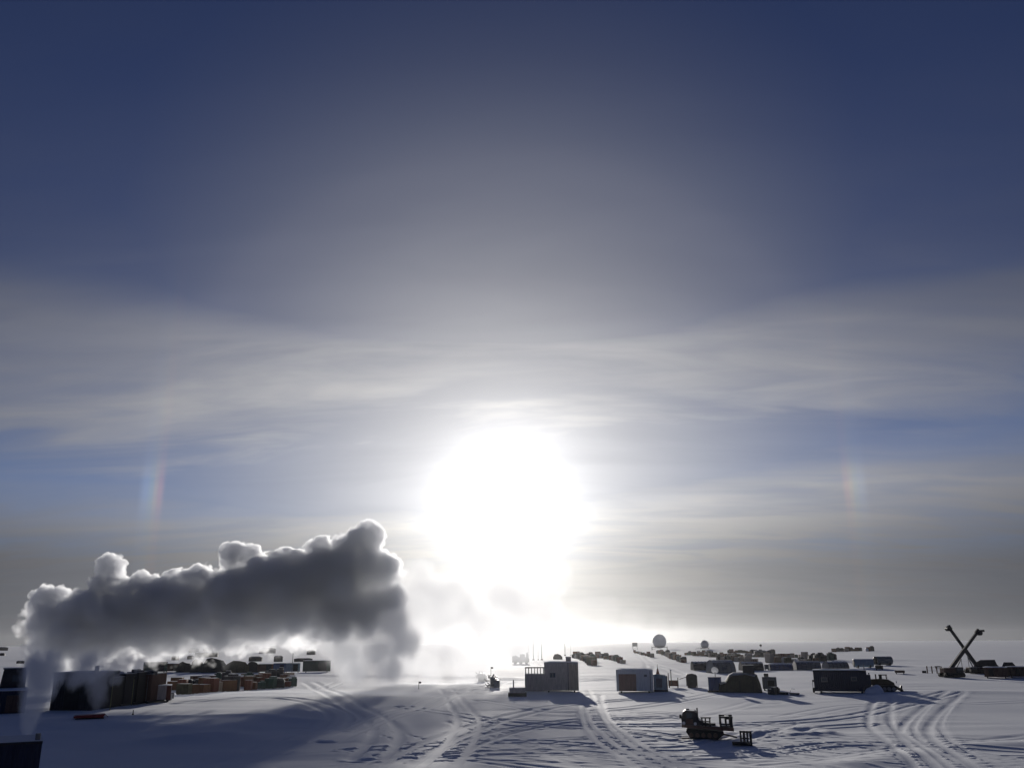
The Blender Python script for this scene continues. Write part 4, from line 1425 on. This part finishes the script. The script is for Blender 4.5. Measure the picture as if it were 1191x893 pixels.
# containers and machines along the snow berm
lst = [(168, 192, 769, 782, 'green', 'dull green container leftmost along the snow bank', 'cargo_container'),
       (193, 206, 771, 781.5, 'rustbox', 'rusty container between the green one and dark machines', 'cargo_container'),
       (318, 331, 770.5, 783, 'blue', 'bright blue container in the middle of the snow bank row', 'cargo_container'),
       (331.5, 348, 770.5, 781, 'lightblue', 'pale blue container right of the bright blue container', 'cargo_container'),
       (353, 383, 767.5, 781.5, 'green', 'grey green container rightmost along the snow bank', 'cargo_container'),
       (300, 317, 771.5, 781.5, 'rustbox', 'dark brown container left of the bright blue container', 'cargo_container')]
for x0, x1, tp, bs, mt, lab, nm in lst:
    t, w, h, d = box_hut(nm, lab, 'container', (x0, x1, tp, bs), 2.6, mt, rib=True, roof=True, skids=True, snowt=.12, group='containers along the snow bank')
    add_door(t, w * .2, w * .3, h * .75, 'dark' if mt != 'blue' else 'navy', z0=.3)
lst = [(206, 222, 769, 781.5, 'dark tarped load, first right of the rusty container'), (221.5, 236, 766, 782, 'tall dark tarped load in the middle of the bank row'),
       (236, 262, 764.5, 782, 'tallest dark tarped load, humped, beside the pale steam'), (261, 288, 768, 782, 'brown dark tarped load right of the steam gap'),
       (287, 300, 769, 781.5, 'low dark tarped load left of the brown container')]
for i, (x0, x1, tp, bs, lab) in enumerate(lst):
    p, w, h, _ = fit(x0, x1, tp, bs)
    t = thing('tarped_load', lab, 'tarped load', p, yaw_to_cam(p), 'tarped loads along the snow bank')
    r2 = random.Random(30 + i)
    prof = [(-w * .5, 0), (w * .5, 0), (w * .5, h * r2.uniform(.4, .6)), (w * .33, h * r2.uniform(.75, .95)), (w * .1, h * r2.uniform(.85, 1)), (-.14 * w, h), (-.34 * w, h * r2.uniform(.7, .95)), (-w * .5, h * r2.uniform(.4, .6))]
    MB().prism(prof, 0, 3.2).build('tarp', 'dark' if i != 3 else 'olive', t)
    for x in (-.28, .02, .3):
        MB().box((x * w, -.04, h * .32), (.12, .08, h * .6)).build('tie_strap', 'black', t)
# small far huts, left
lst = [(192, 199, 750, 756, 'little dark hut, left one of two under the steam'), (221, 229, 753, 757.5, 'little dark hut, middle under the steam edge'), (238.5, 246, 753, 758, 'little dark hut right of the other two'),
       (229, 250, 757, 764, 'low dark hut with white roof behind the tallest tarped load'), (200, 207, 762, 768, 'small dark hut just behind the rusty container'), (219, 225, 762, 767, 'small dark hut behind the tall tarped load'),
       (303, 318, 753, 760, 'grey hump-roofed hut far behind the brown container'), (319, 328, 762, 769, 'dark hut behind the bright blue container'), (358, 366, 756, 761, 'tiny dark tilted hut beside the white steam puff'),
       (290, 303, 763, 769, 'low grey hut far behind the low tarped load'),
       (343, 362, 765, 769.5, 'long low hut behind the grey green container'),
       (-3, 5, 752, 756, 'tiny dark hut at the far left horizon'), (0, 4, 759, 763, 'tiny dark crate hut at the left edge'), (20, 27, 768, 771.5, 'tiny dark hut alone above the left garage'),
       (878, 893, 756, 762.5, 'dark boxy hut rising from the far cargo lines')]
for i, (x0, x1, tp, bs, lab) in enumerate(lst):
    p, w, h, _ = fit(x0, x1, tp, bs)
    t = thing('field_hut', lab, 'hut', p, yaw_to_cam(p, .15 * (i % 3 - 1)), 'small far huts')
    hh = h * .78
    MB().box((0, 1.5, hh / 2), (w, 3.0, hh)).build('wall', 'dark' if i != 6 else 'grey', t)
    MB().prism([(-w * .54, hh + .003), (w * .54, hh + .003), (w * .3, h), (-w * .3, h)], -.1, 3.1).build('roof', 'cover' if i != 3 else 'snow', t)
    MB().box((0, -.04, hh * .42), (min(1.0, w * .3), .05, hh * .8)).build('door', 'black', t)
pole_thing('flue_mast', 'slim flue mast beside the white steam puff', 339.5, 759, 781, .1, 'steel', 'mast')
# single drums
for px, py, lab in ((200, 813, 'small steel drum glinting right of the large timber crate'), (197, 815, 'second small drum at the foot of the timber crate')):
    p = gp(px, py)
    t = thing('fuel_drum', lab, 'drum', (p.x, p.y, gz(p.x, p.y)), 0, 'drums by the timber crate')
    MB().tube((0, 0, 0), (0, 0, .88), .29, n=16).build('shell', 'steel', t)
    MB().tube((0, 0, .28), (0, 0, .32), .305, n=16).tube((0, 0, .58), (0, 0, .62), .305, n=16).build('hoops', 'steel', t)


# ------------------------------------------------------------------ steam
def steam_material(name, dens, g_, z0, z1, nscale, thr, soft, tint=(0.97, 0.98, 1.0), floor=0.0, step=1.0, stretch=(1, 1, 1), blobs=None, erode=1.0):
    m = bpy.data.materials.new(name)
    m.use_nodes = True
    nt = m.node_tree
    nt.nodes.clear()
    g = G(nt)
    out = g.node('ShaderNodeOutputMaterial')
    vol = g.node('ShaderNodeVolumePrincipled')
    nt.links.new(vol.outputs[0], out.inputs['Volume'])
    vol.inputs['Color'].default_value = (*tint, 1)
    vol.inputs['Anisotropy'].default_value = g_
    tc = g.node('ShaderNodeTexCoord')
    p = E(g, tc.outputs['Object'])
    x, y, z = g.sep(p)
    n = g.noise(g.xyz(x * stretch[0], y * stretch[1], z * stretch[2]), nscale, 4, 0.6, 0.3)
    if blobs:
        best = None
        for c_, r_ in blobs:
            k = g.node('ShaderNodeVectorMath', operation='DISTANCE')
            g.put(k.inputs[0], p)
            k.inputs[1].default_value = c_
            f = 1.0 - E(g, k.outputs['Value']) * (1.0 / r_)
            best = f if best is None else (g.m('MAXIMUM', best, f) if name == 'dense_steam' else g.m('SMOOTH_MAX', best, f, 0.12))
        if name != 'dense_steam':
            n_ = g.noise(g.xyz(x * stretch[0], y * stretch[1], z * stretch[2]), nscale * 2.7, 3, 0.6, 0.4)
            best = best + (n - 0.5) * erode * 1.3 + (n_ - 0.5) * erode * 0.55
        if name == 'dense_steam':
            # the long body of the bank, rising towards its right end
            zc = (x + 80.0) * 0.14 + 9.2
            by = (y - YP) * (1 / 8.5)
            bz = (z - zc) / ((x + 80.0) * 0.058 + 6.3)
            bx = g.m('MAXIMUM', g.m('MAXIMUM', (-75.0 - x) * (1 / 7.0), (x + 29.0) * (1 / 7.5)), 0.0)
            body = 1.0 - g.m('SQRT', by * by + bz * bz + bx * bx)
            best = g.m('SMOOTH_MAX', best, body, 0.15)
            wn = g.node('ShaderNodeTexNoise')
            g.put(wn.inputs['Vector'], p)
            wn.inputs['Scale'].default_value = 0.35
            wn.inputs['Detail'].default_value = 1
            wp = g.vadd(p, g.scale(E(g, wn.outputs['Color']), 1.6))
            for sc_, am in ((0.24, 0.6), (0.75, 0.34)):
                vo = g.node('ShaderNodeTexVoronoi', feature='F1')
                g.put(vo.inputs['Vector'], wp)
                vo.inputs['Scale'].default_value = sc_
                best = best + (0.52 - E(g, vo.outputs['Distance'])) * am
            # billows are crisp on the sunlit crown and dissolve below
            crown = g.sstep(z - (13.0 + (x + 82.0) * 0.13), -4.0, 4.5)
            lo_e = g.sstep(best, 0.1, 0.46)
            hi_e = g.sstep(best, 0.03, 0.14)
            den = (lo_e * (1.0 - crown) * 1.0 + hi_e * crown * 1.5) * dens
        else:
            den = g.sstep(best, 0.1, 0.62) * dens
    else:
        den = g.sstep(n, thr - soft, thr + soft, floor, 1.0) * dens
    if z0 is not None:
        den = den * g.sstep(z, z0, z1)
    g.put(vol.inputs['Density'], den)
    m.cycles.volume_step_rate = step
    return m


def puff_hull(name, blobs, Y, depth_f, voxel, lumps, seed, disp=0.0, yjit=0.3):
    """closed cauliflower hull from blobs (px, py, r_px); remeshed into one skin"""
    rr = random.Random(seed)
    m = MB()
    spheres = []
    for px, py, rp in blobs:
        c = at_y(px, py, Y)
        k = (c - Vector((0, 0, H))).length / FPX
        r = rp * k
        c.y += rr.uniform(-yjit, yjit) * r
        spheres.append((c, r))
        m.sphere(c, r, 3, (1, depth_f, 1))
        for j in range(lumps):
            th_, ph = rr.uniform(0, 2 * math.pi), math.acos(rr.uniform(-.35, 1))
            dv = Vector((math.sin(ph) * math.cos(th_), math.sin(ph) * math.sin(th_), math.cos(ph)))
            rs = r * rr.uniform(.14, .36)
            m.sphere(c + Vector((dv.x, dv.y * depth_f, dv.z)) * (r * rr.uniform(.82, 1.02)), rs, 2)
    o = m.build(name, SNOW)
    mod = o.modifiers.new('skin', 'REMESH')
    mod.mode = 'VOXEL'
    mod.voxel_size = voxel
    if disp > 0:
        tx = bpy.data.textures.new('lumps', 'CLOUDS')
        tx.noise_scale = voxel * 5
        tx.noise_depth = 3
        dm = o.modifiers.new('lumps', 'DISPLACE')
        dm.texture = tx
        dm.texture_coords = 'LOCAL'
        dm.strength = disp
    dg = bpy.context.evaluated_depsgraph_get()
    dg.update()
    me = bpy.data.meshes.new_from_object(o.evaluated_get(dg))
    o.modifiers.clear()
    o.data = me
    me.materials.clear()
    o['kind'] = 'stuff'
    puff_hull.last = spheres
    return o


YP = 150
blobs = [(60, 703, 22), (62, 785, 24), (92, 785, 24), (128, 662, 17), (125, 690, 24), (170, 684, 20), (150, 690, 16), (200, 682, 18), (234, 672, 18),
         (272, 648, 18), (292, 648, 16), (312, 668, 26), (330, 658, 20), (376, 652, 26), (402, 646, 26), (424, 630, 24), (440, 668, 30), (448, 695, 28), (418, 698, 42)]
hull = blobs + [(48, 735, 30), (76, 745, 44), (120, 735, 50), (170, 728, 50), (220, 722, 52), (275, 714, 54), (330, 706, 56), (385, 700, 56), (425, 695, 54)]
o = puff_hull('steam_plume', [(a, b, r * 1.12) for a, b, r in hull], YP, 1.0, .7, 0, 3, 0, .2)
DS = [(c_, r_ / 1.12 * 1.02) for c_, r_ in puff_hull.last[:len(blobs)]]
o.data.materials.append(steam_material('dense_steam', .85, .52, None, None, .11, .3, .16, step=.18, blobs=DS, erode=.12))
tag(o, 'dense dark steam bank with bright sunlit cauliflower top edges', 'steam', kind='stuff')

blobs = [(468, 765, 26), (482, 735, 30), (488, 700, 30), (484, 670, 18), (530, 742, 26), (510, 740, 34), (530, 700, 30), (535, 765, 28), (560, 725, 34), (590, 700, 36), (620, 690, 26), (645, 675, 16), (600, 740, 30), (560, 770, 18), (500, 775, 20), (630, 715, 22), (655, 665, 10)]
o = puff_hull('steam_cloud', [(a, b, r * 1.45) for a, b, r in blobs], 190, 1.0, .8, 0, 5, 0)
o.data.materials.append(steam_material('bright_steam', .14, .42, None, None, .085, .5, .14, floor=.0, step=.45, blobs=puff_hull.last, erode=1.1))
tag(o, 'bright torn steam drifting in front of the low sun', 'steam', kind='stuff')

blobs = [(650, 720, 18), (680, 712, 20), (705, 722, 22), (735, 724, 20), (765, 728, 14), (790, 729, 9), (670, 735, 16), (720, 738, 14), (640, 738, 16)]
o = puff_hull('steam_wisp', [(a, b, r * 1.45) for a, b, r in blobs], 420, 1.0, 1.6, 0, 6, 0)
o.data.materials.append(steam_material('thin_steam', .006, .4, None, None, .06, .52, .12, floor=.0, step=.5, stretch=(.6, .6, 1), blobs=puff_hull.last, erode=1.1))
tag(o, 'thin pale steam wisp drifting over the skyline masts', 'steam', kind='stuff')


def vent_plume(label, pts, Y, dens, seed, voxel=.3, nscale=.8, thr=.5):
    pts = [p_ for a_, b_ in zip(pts[:-1], pts[1:]) for p_ in (a_, tuple((u + v) / 2 for u, v in zip(a_, b_)))] + [pts[-1]] if len(pts) < 8 else pts
    o = puff_hull('vent_steam', pts, Y, 1.0, voxel, 0, seed, 0, .15)
    o.data.materials.append(steam_material('vent_steam', dens, .3, None, None, nscale, thr, .16, floor=.0, step=.4, stretch=(1, 1, .5), blobs=puff_hull.last))
    tag(o, label, 'steam', kind='stuff')
    return o


vent_plume('soft grey steam curtain falling from the sunward end of the steam bank', [(398, 722, 34), (425, 728, 40), (455, 722, 34), (468, 745, 28), (440, 755, 34), (405, 755, 32), (450, 778, 26), (412, 778, 22), (380, 745, 24)], 151, .42, 22, .8, .16)
vent_plume('thin grey steam veil hanging under the dense steam bank', [(110, 765, 26), (160, 755, 24), (215, 752, 20), (270, 756, 24), (330, 750, 20), (390, 762, 26), (430, 755, 34), (455, 760, 32), (405, 775, 22), (470, 778, 20)], 158, .014, 21, .8, .13)
vent_plume('thin bluish steam column rising from the low vent building', [(31, 862, 6), (33, 850, 8.5), (35, 838, 11), (38, 824, 14), (42, 809, 17), (47, 793, 20), (52, 776, 24)], 64, 1.7, 11)
vent_plume('grey steam column rising beside the dark power shed', [(113, 824, 7), (114, 812, 11), (115, 800, 14), (113, 787, 18), (108, 774, 24)], 99, .4, 12)
vent_plume('low steam veil over the dark container stack', [(130, 775, 12), (145, 768, 14), (160, 772, 10), (95, 770, 16), (120, 778, 10), (70, 782, 14), (88, 790, 14), (104, 786, 12), (135, 790, 9)], 104, .5, 13)
vent_plume('warm steam jet at ground level below the sun', [(529, 801, 5), (526, 794, 8), (522, 785, 11), (518, 773, 14), (516, 760, 16)], 148, .08, 14, .35)
vent_plume('small white steam puff behind the pale blue container', [(344, 761, 3.5), (349, 757, 4.5), (353, 754, 5), (358, 752, 4)], 300, .3, 15, .35, .7, .4)
vent_plume('soft steam puff among the small far huts', [(222, 764, 3), (224, 758, 5), (226, 752, 7), (224, 745, 9)], 330, .03, 16, .5, .5, .45)
vent_plume('grey steam gap between the tarped loads', [(262, 776, 5), (264, 768, 8), (268, 760, 10), (272, 750, 12)], 225, .035, 17, .4, .5, .45)
vent_plume('pale steam above the rightmost snow bank container', [(386, 770, 5), (388, 762, 7), (386, 753, 9), (378, 748, 9)], 230, .03, 18, .4, .5, .45)

# ------------------------------------------------------------------ icy air
def haze():
    m = MB().box((0, 0, 0), (1, 1, 1))
    o = m.build('haze', SNOW)
    z0, z1 = -5.0, 60.0
    o.scale = (11200, 11200, z1 - z0)
    o.location = (0, 0, (z0 + z1) / 2)
    o['kind'] = 'stuff'
    o['label'] = 'thin icy haze over the snow plain'
    mt = bpy.data.materials.new('haze')
    mt.use_nodes = True
    nt = mt.node_tree
    nt.nodes.clear()
    out = nt.nodes.new('ShaderNodeOutputMaterial')
    v = nt.nodes.new('ShaderNodeVolumePrincipled')
    v.inputs['Color'].default_value = (.97, .98, 1, 1)
    v.inputs['Density'].default_value = HAZE
    v.inputs['Anisotropy'].default_value = .87
    nt.links.new(v.outputs[0], out.inputs['Volume'])
    o.data.materials.clear()
    o.data.materials.append(mt)


HAZE = 0.000035
haze()

# ------------------------------------------------------------------ render settings
S.render.engine = 'CYCLES'
c = S.cycles
c.use_denoising = True
c.max_bounces = 10
c.diffuse_bounces = 3
c.glossy_bounces = 2
c.transmission_bounces = 2
c.volume_bounces = 6
c.transparent_max_bounces = 8
c.volume_step_rate = 1.0
c.volume_max_steps = 256
c.sample_clamp_indirect = 4
S.view_settings.view_transform = 'Standard'
S.view_settings.look = 'None'
S.view_settings.exposure = 0.0
S.view_settings.gamma = 1.0
S.view_settings.use_curve_mapping = False
